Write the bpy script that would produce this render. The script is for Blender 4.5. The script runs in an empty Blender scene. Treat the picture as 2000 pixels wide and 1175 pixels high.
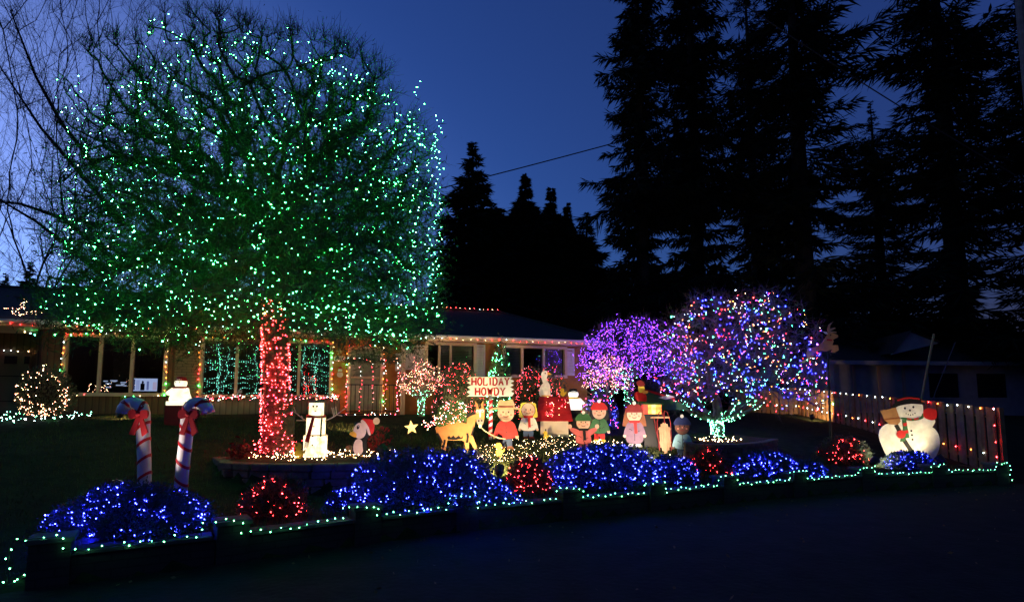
import bpy, bmesh, math, random
import numpy as np
from mathutils import Vector, Matrix, geometry
sc = bpy.context.scene
COL = sc.collection
R = math.radians
rnd = random.Random(7)
NP = np.random.RandomState(7)

# ------------------------------------------------------------------ camera, sky, exposure
F, PITCH, CX, HOR = 1100.0, R(5.5), 1000.0, 790.0
V0 = HOR - F*math.tan(PITCH)
CAM = Vector((0, 0, 1.6))
FW = Vector((0, math.cos(PITCH), math.sin(PITCH)))
UP = Vector((0, -math.sin(PITCH), math.cos(PITCH)))
cd = bpy.data.cameras.new('camera'); cam = bpy.data.objects.new('camera', cd); COL.objects.link(cam)
cam.location = CAM; cam.rotation_euler = (R(90)+PITCH, 0, 0)
cd.sensor_width = 36; cd.lens = 36*F/2000; cd.shift_y = (V0-587.5)/2000; cd.clip_end = 3000; cd.clip_start = .05
sc.camera = cam
w = bpy.data.worlds.new("World"); sc.world = w; w.use_nodes = True
nt = w.node_tree; bg = nt.nodes['Background']
sky = nt.nodes.new('ShaderNodeTexSky'); sky.sky_type = 'NISHITA'; sky.sun_disc = False
sky.sun_elevation = R(-3); sky.sun_rotation = R(-62); sky.ozone_density = 4.5; sky.air_density = 1.0; sky.dust_density = .4
mixn = nt.nodes.new('ShaderNodeMix'); mixn.data_type = 'RGBA'; mixn.blend_type = 'MULTIPLY'; mixn.inputs[0].default_value = 1
mixn.inputs[7].default_value = (.98, 2.05, 1.72, 1)
nt.links.new(sky.outputs[0], mixn.inputs[6]); 
gtc = nt.nodes.new('ShaderNodeTexCoord'); dotn = nt.nodes.new('ShaderNodeVectorMath'); dotn.operation = 'DOT_PRODUCT'
dotn.inputs[1].default_value = (-.74, .50, -.45); nt.links.new(gtc.outputs['Generated'], dotn.inputs[0])
mr_ = nt.nodes.new('ShaderNodeMapRange'); mr_.interpolation_type = 'SMOOTHERSTEP'; mr_.inputs[1].default_value = .25; mr_.inputs[2].default_value = 1.0; nt.links.new(dotn.outputs['Value'], mr_.inputs[0])
aft = nt.nodes.new('ShaderNodeMix'); aft.data_type = 'RGBA'; aft.blend_type = 'ADD'; aft.inputs[7].default_value = (.15, .175, .33, 1)
nt.links.new(mr_.outputs[0], aft.inputs[0]); nt.links.new(mixn.outputs[2], aft.inputs[6]); nt.links.new(aft.outputs[2], bg.inputs[0])
bg.inputs[1].default_value = 2.1
sc.view_settings.view_transform = 'Standard'; sc.view_settings.look = 'None'
sc.view_settings.exposure = 0; sc.view_settings.gamma = 1; sc.view_settings.use_curve_mapping = False
sc.cycles.use_denoising = True
try: sc.cycles.denoiser = 'OPENIMAGEDENOISE'
except Exception: pass
sc.cycles.max_bounces = 4; sc.cycles.diffuse_bounces = 2; sc.cycles.glossy_bounces = 2
sc.cycles.transparent_max_bounces = 12; sc.cycles.sample_clamp_indirect = 3; sc.cycles.use_light_tree = True
sc.cycles.caustics_reflective = False; sc.cycles.caustics_refractive = False

# ------------------------------------------------------------------ pixel and terrain helpers
def ray(u, v):
    return FW + Vector((1, 0, 0))*((u-CX)/F) + UP*((V0-v)/F)
def pt(u, v, d):                                   # point seen at (u,v) whose world Y is d
    r = ray(u, v); return CAM + r*(d/r.y)
def PZ(u, v, z):
    r = ray(u, v); return CAM + r*((z-CAM.z)/r.z)
PU = [83, 442, 708, 905, 1110, 1277, 1420, 1557, 1691, 1829, 1953]
PV = [1050, 1016, 988, 970, 954, 942, 930, 921, 913, 908, 904]
PIER = [PZ(u, v, .42) for u, v in zip(PU, PV)]
PX = [p.x for p in PIER]; PY = [p.y for p in PIER]
def yw(x):
    if x < PX[0]: return PY[0]+(x-PX[0])*(PY[1]-PY[0])/(PX[1]-PX[0])
    if x > PX[-1]: return PY[-1]+(x-PX[-1])*.35
    return float(np.interp(x, PX, PY))
BED1 = [PZ(u, v, .75) for u, v in [(425, 893), (445, 903), (500, 906), (600, 907), (700, 905), (745, 901), (790, 889)]]
BED2 = [PZ(u, v, .80) for u, v in [(1338, 858), (1350, 866), (1400, 868), (1450, 867), (1490, 863), (1512, 857)]]
def in_bed(bed, x, y):
    if x < bed[0].x or x > bed[-1].x: return -1
    return y-float(np.interp(x, [p.x for p in bed], [p.y for p in bed]))
def H(x, y):
    s = (y-yw(x))*.93
    zi = np.interp(s, [0, 2.2, 3.2, 4, 9, 12], [.25, .36, .60, .75, 1.31, 1.35])
    zo = np.interp(s, [-.5, 0, 5, 9, 12], [-.05, 0, .85, 1.31, 1.35])
    k = min(max((x-PX[0]+.05)/.15, 0), 1)*min(max((PX[-1]+.05-x)/.15, 0), 1)
    z = zi*k+zo*(1-k) if s > .05 else (-.05 if s < -.02 else .0*k+zo*(1-k))
    if in_bed(BED1, x, y) > .04 and s < 6: z = max(z, .74)
    if in_bed(BED2, x, y) > .04 and s < 6: z = max(z, .79)
    if s > .05: z += .015*math.sin(x*1.7)*math.sin(y*1.3+1)*min(1, s)
    return float(z)
def G(u, v):                                       # where the ray through a pixel meets the ground
    r = ray(u, v); t = 3.0
    while t < 60:
        p = CAM+r*t
        if p.z < H(p.x, p.y): return Vector((p.x, p.y, H(p.x, p.y)))
        t += .03
    return Vector((p.x, p.y, H(p.x, p.y)))
def PD(u, d):                                      # ground point under a pixel column at depth d
    p = pt(u, 800, d); return Vector((p.x, p.y, H(p.x, p.y)))

# ------------------------------------------------------------------ materials
MATS = {}
def M(name, col, rough=.8, var=.25, scale=8, bump=.15, metal=0, emit=0, ecol=None, spec=.3, trans=0, sub=0):
    if name in MATS: return MATS[name]
    m = bpy.data.materials.new(name); m.use_nodes = True; t = m.node_tree; n = t.nodes; L = t.links.new
    p = n['Principled BSDF']; p.inputs['Roughness'].default_value = rough; p.inputs['Metallic'].default_value = metal
    p.inputs['Specular IOR Level'].default_value = spec
    c = (*col, 1)
    if var > 0:
        tc = n.new('ShaderNodeTexCoord'); nz = n.new('ShaderNodeTexNoise'); nz.inputs['Scale'].default_value = scale; nz.inputs['Detail'].default_value = 5
        L(tc.outputs['Object'], nz.inputs['Vector'])
        rp = n.new('ShaderNodeValToRGB'); rp.color_ramp.elements[0].position = .3; rp.color_ramp.elements[1].position = .7
        rp.color_ramp.elements[0].color = (*[x*(1-var) for x in col], 1); rp.color_ramp.elements[1].color = (*[min(1, x*(1+var)) for x in col], 1)
        L(nz.outputs['Fac'], rp.inputs[0]); L(rp.outputs[0], p.inputs['Base Color'])
        if bump > 0:
            n2 = n.new('ShaderNodeTexNoise'); n2.inputs['Scale'].default_value = scale*5; L(tc.outputs['Object'], n2.inputs['Vector'])
            b = n.new('ShaderNodeBump'); b.inputs['Strength'].default_value = bump; b.inputs['Distance'].default_value = .02
            L(n2.outputs['Fac'], b.inputs['Height']); L(b.outputs[0], p.inputs['Normal'])
    else: p.inputs['Base Color'].default_value = c
    if emit:
        p.inputs['Emission Color'].default_value = (*(ecol or col), 1); p.inputs['Emission Strength'].default_value = emit
    if trans: p.inputs['Transmission Weight'].default_value = trans
    MATS[name] = m; return m
def glow(name, col, s):                            # a lit bulb
    if name in MATS: return MATS[name]
    m = bpy.data.materials.new(name); m.use_nodes = True; t = m.node_tree; t.nodes.clear()
    e = t.nodes.new('ShaderNodeEmission'); o = t.nodes.new('ShaderNodeOutputMaterial')
    e.inputs[0].default_value = (*col, 1); e.inputs[1].default_value = s; t.links.new(e.outputs[0], o.inputs[0])
    MATS[name] = m; return m
LAMP = {'green': glow('bulb_green', (.04, 1, .13), 190), 'mint': glow('bulb_mint', (.20, 1, .48), 48),
        'red': glow('bulb_red', (1, .02, .022), 110), 'blue': glow('bulb_blue', (.008, .010, 1), 400),
        'purple': glow('bulb_purple', (.17, .03, 1), 120), 'warm': glow('bulb_warm', (1, .62, .30), 34),
        'peach': glow('bulb_peach', (1, .36, .22), 30), 'pink': glow('bulb_pink', (1, .16, .20), 36),
        'white': glow('bulb_white', (.7, .88, 1), 30), 'orange': glow('bulb_orange', (1, .22, .03), 45),
        'rose': glow('bulb_rose', (1, .025, .05), 60), 'wallgreen': glow('bulb_seagreen', (.16, 1, .40), 26),
        'teal': glow('bulb_teal', (.30, 1, .68), 16)}
def facade_wall_mat(name, col, kind):              # siding grooves or brick courses as fine relief
    m = bpy.data.materials.new(name); m.use_nodes = True; t = m.node_tree; n = t.nodes; L = t.links.new
    p = n['Principled BSDF']; p.inputs['Roughness'].default_value = .75
    tc = n.new('ShaderNodeTexCoord'); mp = n.new('ShaderNodeMapping'); L(tc.outputs['Object'], mp.inputs[0])
    mp.inputs['Rotation'].default_value = (R(90), 0, 0)
    b = n.new('ShaderNodeBump'); b.inputs['Distance'].default_value = .01; b.inputs['Strength'].default_value = .6
    nz = n.new('ShaderNodeTexNoise'); nz.inputs['Scale'].default_value = 3; nz.inputs['Detail'].default_value = 8; L(tc.outputs['Object'], nz.inputs[0])
    if kind == 'brick':
        br = n.new('ShaderNodeTexBrick'); br.inputs['Scale'].default_value = 1; br.inputs['Brick Width'].default_value = .22; br.inputs['Row Height'].default_value = .075
        br.inputs['Mortar Size'].default_value = .008; br.inputs['Color1'].default_value = (*col, 1); br.inputs['Color2'].default_value = (*[c*.75 for c in col], 1)
        br.inputs['Mortar'].default_value = (*[c*.45 for c in col], 1); L(mp.outputs[0], br.inputs[0]); src = br.outputs[0]; hh = br.outputs['Fac']; b.invert = True
    else:
        wv = n.new('ShaderNodeTexWave'); wv.bands_direction = 'X'; wv.inputs['Scale'].default_value = 2.2 if kind == 'siding' else .9
        L(tc.outputs['Object'], wv.inputs[0]); hh = wv.outputs['Fac']
        rp = n.new('ShaderNodeValToRGB'); rp.color_ramp.elements[0].position = .02; rp.color_ramp.elements[1].position = .12
        rp.color_ramp.elements[0].color = (*[c*.5 for c in col], 1); rp.color_ramp.elements[1].color = (*col, 1); L(hh, rp.inputs[0]); src = rp.outputs[0]
    mx = n.new('ShaderNodeMix'); mx.data_type = 'RGBA'; mx.blend_type = 'MULTIPLY'; mx.inputs[0].default_value = .5
    L(src, mx.inputs[6]); L(nz.outputs['Fac'], mx.inputs[7]); L(mx.outputs[2], p.inputs['Base Color'])
    L(hh, b.inputs['Height']); L(b.outputs[0], p.inputs['Normal']); return m

# ------------------------------------------------------------------ object helpers
def tag(o, label=None, cat=None, group=None, kind=None):
    if label: o['label'] = label
    if cat: o['category'] = cat
    if group: o['group'] = group
    if kind: o['kind'] = kind
    return o
def empty(name, loc, label=None, cat=None, group=None, rz=0):
    o = bpy.data.objects.new(name, None); COL.objects.link(o); o.location = loc; o.rotation_euler = (0, 0, rz)
    o.empty_display_size = .1
    return tag(o, label, cat, group)
def link(name, me, parent=None, world=True):
    o = bpy.data.objects.new(name, me); COL.objects.link(o)
    if parent:
        o.parent = parent
        if world: o.matrix_parent_inverse = WM(parent).inverted()
    return o
def WM(o):
    m = Matrix.LocRotScale(o.location, o.rotation_euler, o.scale)
    return (WM(o.parent) @ o.matrix_parent_inverse @ m) if o.parent else m
class B:
    """collects shapes in world (or local) coordinates and links them as ONE mesh object"""
    def __init__(s): s.v = []; s.f = []; s.m = []
    def add(s, v, f, m=0):
        k = len(s.v); s.v += [tuple(p) for p in v]; s.f += [tuple(i+k for i in q) for q in f]; s.m += [m]*len(f); return s
    def mm(s, x0, x1, y0, y1, z0, z1, m=0, fr=None):
        v = [Vector((x, y, z)) for x in (x0, x1) for y in (y0, y1) for z in (z0, z1)]
        if fr: v = [fr @ p for p in v]
        return s.add(v, [(0, 1, 3, 2), (4, 6, 7, 5), (0, 4, 5, 1), (2, 3, 7, 6), (0, 2, 6, 4), (1, 5, 7, 3)], m)
    def box(s, c, sz, rz=0, m=0, tilt=None):
        fr = Matrix.Translation(c) @ Matrix.Rotation(rz, 4, 'Z')
        if tilt: fr = fr @ tilt
        a, b, d = [q/2 for q in sz]; return s.mm(-a, a, -b, b, -d, d, m, fr)
    def tube(s, pts, r, n=6, m=0, cap=True):
        pts = [Vector(p) for p in pts]; k = len(s.v)
        rr = r if isinstance(r, (list, tuple)) else [r]*len(pts); x0 = None
        for i, p in enumerate(pts):
            t = (pts[min(i+1, len(pts)-1)]-pts[max(i-1, 0)])
            t = t.normalized() if t.length > 1e-9 else Vector((0, 0, 1))
            if x0 is None: x0 = t.orthogonal().normalized()
            x0 = (x0-t*x0.dot(t)); x0 = x0.normalized() if x0.length > 1e-6 else t.orthogonal().normalized()
            y0 = t.cross(x0)
            s.v += [tuple(p+(x0*math.cos(a)+y0*math.sin(a))*rr[i]) for a in [2*math.pi*j/n for j in range(n)]]
        for i in range(len(pts)-1):
            for j in range(n):
                a = k+i*n+j; b = k+i*n+(j+1) % n; s.f.append((a, b, b+n, a+n)); s.m.append(m)
        if cap:
            s.f.append(tuple(k+j for j in reversed(range(n)))); s.m.append(m)
            e = k+(len(pts)-1)*n; s.f.append(tuple(e+j for j in range(n))); s.m.append(m)
        return s
    def lathe(s, prof, c, n=16, m=0, axis=None):
        k = len(s.v); c = Vector(c)
        for r, z in prof:
            for j in range(n):
                a = 2*math.pi*j/n; p = Vector((r*math.cos(a), r*math.sin(a), z)); s.v.append(tuple(c+((axis @ p) if axis else p)))
        for i in range(len(prof)-1):
            for j in range(n):
                a = k+i*n+j; b = k+i*n+(j+1) % n; s.f.append((a, b, b+n, a+n)); s.m.append(m)
        s.f.append(tuple(k+j for j in reversed(range(n)))); s.m.append(m)
        e = k+(len(prof)-1)*n; s.f.append(tuple(e+j for j in range(n))); s.m.append(m); return s
    def ball(s, c, r, n=12, sz=(1, 1, 1), m=0):
        h = max(4, n//2); prof = [(r*max(.02, math.sin(math.pi*i/h)), -r*math.cos(math.pi*i/h)) for i in range(h+1)]
        return s.lathe(prof, c, n, m, Matrix.Diagonal(sz))
    def poly(s, pts, y0, y1, fr, m=0):             # outline in (x,z), extruded between y0 (front) and y1
        n = len(pts); ar = sum(pts[i][0]*pts[(i+1) % n][1]-pts[(i+1) % n][0]*pts[i][1] for i in range(n))
        if ar < 0: pts = pts[::-1]
        k = len(s.v)
        for y in (y0, y1): s.v += [tuple(fr @ Vector((x, y, z))) for x, z in pts]
        s.f.append(tuple(k+i for i in range(n))); s.m.append(m)
        s.f.append(tuple(k+n+i for i in reversed(range(n)))); s.m.append(m)
        for i in range(n):
            j = (i+1) % n; s.f.append((k+i, k+n+i, k+n+j, k+j)); s.m.append(m)
        return s
    def build(s, name, mats, parent=None, smooth=False, bevel=0, local=False):
        me = bpy.data.meshes.new(name); me.from_pydata(s.v, [], s.f)
        if not isinstance(mats, (list, tuple)): mats = [mats]
        for m in mats: me.materials.append(m)
        if len(mats) > 1: me.polygons.foreach_set('material_index', s.m)
        if smooth: me.polygons.foreach_set('use_smooth', [True]*len(s.f))
        me.update()
        if bevel:
            bm = bmesh.new(); bm.from_mesh(me); bmesh.ops.bevel(bm, geom=bm.edges[:], offset=bevel, segments=1, affect='EDGES'); bm.to_mesh(me); bm.free()
        return link(name, me, parent, not local)
def quick(name, V, Fc, mats, parent=None, mi=None, smooth=False):
    me = bpy.data.meshes.new(name); V = np.asarray(V, np.float32); Fc = np.asarray(Fc, np.int32); k = Fc.shape[1]
    me.vertices.add(len(V)); me.vertices.foreach_set('co', V.ravel())
    me.loops.add(Fc.size); me.loops.foreach_set('vertex_index', Fc.ravel())
    me.polygons.add(len(Fc)); me.polygons.foreach_set('loop_start', np.arange(0, Fc.size, k, dtype=np.int32))
    if not isinstance(mats, (list, tuple)): mats = [mats]
    for m in mats: me.materials.append(m)
    if mi is not None: me.polygons.foreach_set('material_index', np.asarray(mi, np.int32))
    if smooth: me.polygons.foreach_set('use_smooth', np.ones(len(Fc), bool))
    me.update(calc_edges=True); me.validate()
    return link(name, me, parent)
def prisms(P0, P1, R0, R1, sides=3):
    P0 = np.asarray(P0, float); P1 = np.asarray(P1, float); n = len(P0)
    T = P1-P0; T /= np.maximum(np.linalg.norm(T, axis=1, keepdims=True), 1e-9)
    A = np.where(np.abs(T[:, 2:3]) < .9, np.array([[0, 0, 1.]]), np.array([[1., 0, 0]]))
    X = np.cross(T, A); X /= np.linalg.norm(X, axis=1, keepdims=True); Y = np.cross(T, X)
    R0 = np.broadcast_to(np.asarray(R0, float), (n,)); R1 = np.broadcast_to(np.asarray(R1, float), (n,))
    V = []
    for P, Rr in ((P0, R0), (P1, R1)):
        for j in range(sides):
            a = 2*math.pi*j/sides; V.append(P+(X*math.cos(a)+Y*math.sin(a))*Rr[:, None])
    V = np.stack(V, 1).reshape(-1, 3); base = (np.arange(n)*2*sides)[:, None]
    Fc = np.concatenate([base+np.array([[j, (j+1) % sides, sides+(j+1) % sides, sides+j]]) for j in range(sides)], 0)
    return V, Fc
def rdir(n):
    d = NP.normal(size=(n, 3)); return d/np.linalg.norm(d, axis=1, keepdims=True)
def leaves(P, L, W, D=None, up=0.):                # folded diamond leaves at P
    P = np.asarray(P, float); n = len(P); D = rdir(n) if D is None else D/np.linalg.norm(D, axis=1, keepdims=True)
    S = np.cross(D, rdir(n)); S /= np.linalg.norm(S, axis=1, keepdims=True)
    L = np.broadcast_to(np.asarray(L, float), (n,))[:, None]; W = np.broadcast_to(np.asarray(W, float), (n,))[:, None]
    V = np.stack([P, P+D*L*.5+S*W*.5, P+D*L, P+D*L*.5-S*W*.5], 1).reshape(-1, 3)
    return V, (np.arange(n)*4)[:, None]+np.array([[0, 1, 2, 3]])
OCT_V = np.array([[0, 0, 1.5], [1, 0, 0], [0, 1, 0], [-1, 0, 0], [0, -1, 0], [0, 0, -1.2]])
OCT_F = np.array([[0, 1, 2], [0, 2, 3], [0, 3, 4], [0, 4, 1], [5, 2, 1], [5, 3, 2], [5, 4, 3], [5, 1, 4]])
def bulbs(P, colors, r, parent, name='bulbs'):     # many tiny lit bulbs as one countless mass
    P = np.asarray([tuple(p) for p in P], float); n = len(P); cols = sorted(set(colors))
    r = r*.66; Q = rdir(n); A = rdir(n); X = np.cross(Q, A); X /= np.linalg.norm(X, axis=1, keepdims=True); Y = np.cross(Q, X)
    rr = r*np.clip(np.exp(NP.normal(-.05, .32, n)), .45, 1.9)[:, None, None]
    V = P[:, None]+rr*(OCT_V[None, :, 0:1]*X[:, None]+OCT_V[None, :, 1:2]*Y[:, None]+OCT_V[None, :, 2:3]*Q[:, None])
    Fc = (np.arange(n)*6)[:, None, None]+OCT_F[None]
    cs = [cols.index(colors[i % len(colors)]) for i in range(n)]
    o = quick(name, V.reshape(-1, 3), Fc.reshape(-1, 3), [LAMP[c] for c in cols], parent, np.repeat(cs, 8))
    o['kind'] = 'stuff'; return o
def wire(P, r, parent, name='wire', closed=False, maxgap=.6):
    P = np.asarray([tuple(p) for p in P], float); d = np.linalg.norm(P[1:]-P[:-1], axis=1); k = d < maxgap
    if k.sum() == 0: return
    V, Fc = prisms(P[:-1][k], P[1:][k], r, r, 3); o = quick(name, V, Fc, WIREM, parent); o['kind'] = 'stuff'; return o
WIREM = M('cord_green', (.01, .025, .012), .6, 0)
BULBME = {}
def bulb_obj(p, color, r, parent):
    if color not in BULBME:
        b = B(); b.lathe([(.1, -.3), (.8, .1), (1, .6), (.75, 1.3), (.3, 1.9), (.03, 2.2)], (0, 0, 0), 6)
        me = bpy.data.meshes.new('bulb'); me.from_pydata(b.v, [], b.f); me.materials.append(LAMP[color]); BULBME[color] = me
    o = link('bulb', BULBME[color]); o.parent = parent; o.matrix_parent_inverse = WM(parent).inverted()
    o.location = p; r *= .66; o.scale = (r, r, r); o.rotation_euler = (rnd.uniform(-1.2, 1.2), rnd.uniform(-1.2, 1.2), 0); return o
def resample(path, step, jit=0.):
    out = []; carry = 0; P = [Vector(p) for p in path]
    for a, b in zip(P, P[1:]):
        L = (b-a).length; t = carry
        while t < L: out.append(a.lerp(b, t/L)+Vector((rnd.gauss(0, jit), rnd.gauss(0, jit), rnd.gauss(0, jit)))); t += step*rnd.uniform(.85, 1.15)
        carry = t-L
    return out
def light_string(label, path, step, colors, r, group=None, jit=.008, single=True, name='light_string', wr=.004, shuffle=True):
    root = empty(name, path[0], label, 'string lights', group)
    q = resample(path, step, jit)
    wb = B(); wb.tube([p for p in path], wr, 4); wb.build('wire', WIREM, root)
    if single:
        for i, p in enumerate(q): bulb_obj(p, colors[rnd.randrange(len(colors))] if shuffle else colors[i % len(colors)], r, root)
    else: bulbs(q, [colors[rnd.randrange(len(colors))] for _ in q], r, root)
    return root
def crom(pts, k=4, closed=True):                   # smooth closed outline
    n = len(pts); out = []
    for i in range(n if closed else n-1):
        p = [pts[(i+j) % n] if closed else pts[min(max(i+j, 0), n-1)] for j in (-1, 0, 1, 2)]
        for s in range(k):
            t = s/k; out.append(tuple(.5*((2*p[1][c])+(p[2][c]-p[0][c])*t+(2*p[0][c]-5*p[1][c]+4*p[2][c]-p[3][c])*t*t+(-p[0][c]+3*p[1][c]-3*p[2][c]+p[3][c])*t**3) for c in (0, 1)))
    if not closed: out.append(pts[-1])
    return out
def ell(u, v, a, b=None, n=20, rot=0):
    b = b or a; return [(u+a*math.cos(t)*math.cos(rot)-b*math.sin(t)*math.sin(rot), v+a*math.cos(t)*math.sin(rot)+b*math.sin(t)*math.cos(rot)) for t in [2*math.pi*i/n for i in range(n)]]
def strip(pts, wd):                                # a painted or sewn line as an outline
    L = []; Rr = []
    for i, p in enumerate(pts):
        a = pts[max(i-1, 0)]; b = pts[min(i+1, len(pts)-1)]; dx, dy = b[0]-a[0], b[1]-a[1]; l = math.hypot(dx, dy) or 1
        L.append((p[0]-dy/l*wd/2, p[1]+dx/l*wd/2)); Rr.append((p[0]+dy/l*wd/2, p[1]-dx/l*wd/2))
    return L+Rr[::-1]
exec_parts = []
# ------------------------------------------------------------------ ground, street, beds
mat_asphalt = M('asphalt', (.013, .013, .0135), .9, .35, 3, .5, spec=.12)
mat_lawn = M('lawn_soil', (.014, .022, .008), .95, .5, 5, .6, spec=.1)
mat_mulch = M('bark_mulch', (.05, .03, .018), .95, .5, 25, .8, spec=.1)
b = B(); b.add([(-900, -300, -.012), (900, -300, -.012), (900, 1500, -.012), (-900, 1500, -.012)], [(0, 1, 2, 3)])
tag(b.build('street', mat_asphalt), kind='structure')
xs = np.concatenate([np.linspace(-120, -14, 30)[:-1], np.arange(-14, 14, .12), np.linspace(14, 120, 30)])
ys = np.concatenate([[-4.9], np.arange(2.5, 20, .12), np.linspace(20, 160, 40)])
gv = []
for y in ys:
    for x in xs: gv.append((x, y, H(x, y) if not (-.02 <= (y-yw(x))*.93 <= .05) else H(x, y)))
nx = len(xs); gf = [(i*nx+j, i*nx+j+1, (i+1)*nx+j+1, (i+1)*nx+j) for i in range(len(ys)-1) for j in range(nx-1)]
tag(quick('lawn', gv, gf, mat_lawn, smooth=True), kind='structure')
for bed in (BED1, BED2):                                       # mulch on the two raised beds
    b = B(); xsb = np.linspace(bed[0].x+.05, bed[-1].x-.05, 26)
    for j in range(14):
        for x in xsb:
            y0 = float(np.interp(x, [p.x for p in bed], [p.y for p in bed]))+.12; y = y0+j*.16
            b.v.append((x, y, H(x, y)+.012+.01*rnd.random()))
    b.f = [(j*26+i, j*26+i+1, j*26+27+i, j*26+26+i) for j in range(13) for i in range(25)]; b.m = [0]*len(b.f)
    tag(b.build('garden_bed_soil', mat_mulch), kind='structure')
# fallen chips and grass blades, uncountable
def scatter(n, x0, x1, y0, y1, ok):
    out = []
    while len(out) < n:
        x = rnd.uniform(x0, x1); y = rnd.uniform(y0, y1)
        if ok(x, y): out.append((x, y, H(x, y)))
    return np.array(out)
okl = lambda x, y: (y-yw(x)) > .25 and not (0 < in_bed(BED1, x, y) < 1.9) and abs(in_bed(BED1, x, y)) > .2 and not (-.2 < in_bed(BED2, x, y) < 1.2)
P = np.concatenate([scatter(42000, -2.3, 5.2, 6.3, 14, okl), scatter(26000, -9, 9.5, 5, 13.5, okl)])
n = len(P); D = rdir(n)*.45+np.array([[0, 0, 1.]]); S = np.cross(D, rdir(n)); S /= np.linalg.norm(S, axis=1, keepdims=True)
hg = NP.uniform(.03, .075, n)[:, None]
V = np.stack([P+S*.004, P-S*.004, P+D*hg], 1).reshape(-1, 3)
mat_grass = M('grass_blades', (.06, .078, .022), .7, .45, 1.2, 0, spec=.2)
tag(quick('grass', V, np.arange(n*3).reshape(-1, 3), mat_grass), 'short winter grass of the front lawn around the cutouts', 'grass', kind='stuff')

q = []
while len(q) < 260:
    x = rnd.uniform(-6, 14); y = rnd.uniform(2.2, 12)
    if y < yw(x)-.25 and (rnd.random() < .25 or y > yw(x)-1.1): q.append((x, y, .004))
D = rdir(len(q)); D[:, 2] = np.abs(D[:, 2])*.25; V, Fc = leaves(q, NP.uniform(.03, .07, len(q)), .03, D)
tag(quick('leaf_litter', V, Fc, M('dead_leaf', (.16, .09, .04), .8, .4, 5, 0)), 'dry leaves scattered on the street along the wall', 'leaves', kind='stuff')
# ------------------------------------------------------------------ crenellated brick street wall
mat_dkbrick = facade_wall_mat('dark_brick', (.045, .030, .025), 'brick')
mat_cap = M('concrete_cap', (.07, .068, .062), .85, .2, 6, .3)
sw = empty('garden_wall', (PIER[0].x, PIER[0].y, 0), 'low dark brick wall with raised piers along the street edge', 'wall')
PIERW = .30
for i, p in enumerate(PIER):
    if i < len(PIER)-1: d = Vector((PX[i+1]-p.x, PY[i+1]-p.y, 0)).normalized()
    rz = math.atan2(d.y, d.x)
    bb = B(); bb.box((p.x, p.y+.12, .17), (PIERW, .28, .42), rz); bb.build('pier', mat_dkbrick, sw)
    bb = B(); bb.box((p.x, p.y+.12, .397), (PIERW+.05, .33, .045), rz); bb.build('pier_cap', mat_cap, sw, bevel=.006)
    if i < len(PIER)-1:
        q = PIER[i+1]; mid = ((p.x+q.x)/2, (p.y+q.y)/2+.12); ln = (q-p).length-PIERW-.005
        bb = B(); bb.box((*mid, .11), (ln, .2, .26), rz); bb.build('wall_panel', mat_dkbrick, sw)
        bb = B(); bb.box((*mid, .262), (ln-.05, .26, .04), rz); bb.build('coping', mat_cap, sw, bevel=.006)
for p, s_ in ((PIER[0], -1), (PIER[-1], 1)):                     # short returns at both ends
    bb = B(); bb.mm(p.x-.12, p.x+.12, p.y+.3, p.y+3.2, -.05, .27); bb.build('return_wall', mat_dkbrick, sw)

# stone retaining walls of the two beds: every stone is a piece
mat_st = [M('retaining_stone_%s' % k, c, .9, .3, 9, .8) for k, c in (('brown', (.16, .105, .07)), ('grey', (.13, .10, .08)), ('tan', (.19, .13, .085)))]
def stone_wall(bed, zt, zb, rows, name_label, w=.30):
    root = empty('retaining_wall', tuple(bed[1]), name_label, 'retaining wall')
    h = (zt-zb)/rows; path = [Vector((p.x, p.y, 0)) for p in bed]
    L = [0]
    for a, c in zip(path, path[1:]): L.append(L[-1]+(c-a).length)
    def at(s):
        s = min(max(s, 0), L[-1]); i = max(j for j in range(len(L)) if L[j] <= s+1e-9); i = min(i, len(L)-2)
        t = (s-L[i])/(L[i+1]-L[i]); d = (path[i+1]-path[i]).normalized(); return path[i].lerp(path[i+1], t), d
    for r_ in range(rows):
        s = -rnd.random()*w*.5
        while s < L[-1]:
            ww = w*rnd.uniform(.8, 1.2); p, d = at(s+ww/2); rz = math.atan2(d.y, d.x)
            top = r_ == rows-1
            bb = B(); hh = h-.008
            bb.box((p.x, p.y+.08+rnd.uniform(-.008, .008)-(.02 if top else 0), zb+h*(r_+.5)), (ww-.01, .2, hh), rz+rnd.uniform(-.02, .02))
            bb.build('stone', mat_st[rnd.randrange(3)], root, bevel=.012); s += ww
stone_wall(BED1, .76, .33, 4, 'curved stone retaining wall around the bed of the big green lit tree')
stone_wall(BED2, .81, .36, 5, 'curved stone retaining wall below the mint trunk of the multicoloured tree', .27)

# ------------------------------------------------------------------ the ranch house
E0 = PZ(0, 628, 3.6); E1 = PZ(1183, 670, 3.6)
hx = (E1-E0); hx.z = 0; hx.normalize(); hy = Vector((-hx.y, hx.x, 0))
HO = E0+hy*.6; HO.z = 0; HRZ = math.atan2(hx.y, hx.x)
FRM = Matrix.Translation(HO) @ Matrix.Rotation(HRZ, 4, 'Z')
def HW(u, v, yo=0):                                # pixel -> (along, up) on the facade plane
    r = ray(u, v); o = HO+hy*yo; t = (o-CAM).dot(hy)/r.dot(hy); p = FRM.inverted() @ (CAM+r*t); return p.x, p.z
def HP(a, y, z): return FRM @ Vector((a, y, z))
house = empty('ranch_house', HO, 'long low ranch house with tan brick and orange brown siding behind the big tree', 'house')
ZB, ZT = 1.22, 3.55
def hbox(a0, a1, y0, y1, z0, z1, bb=None, m=0): return (bb or B()).mm(a0, a1, y0, y1, z0, z1, m, FRM)
A = lambda u, v=700, yo=0: HW(u, v, yo)[0]
Z = lambda u, v, yo=0: HW(u, v, yo)[1]
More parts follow.
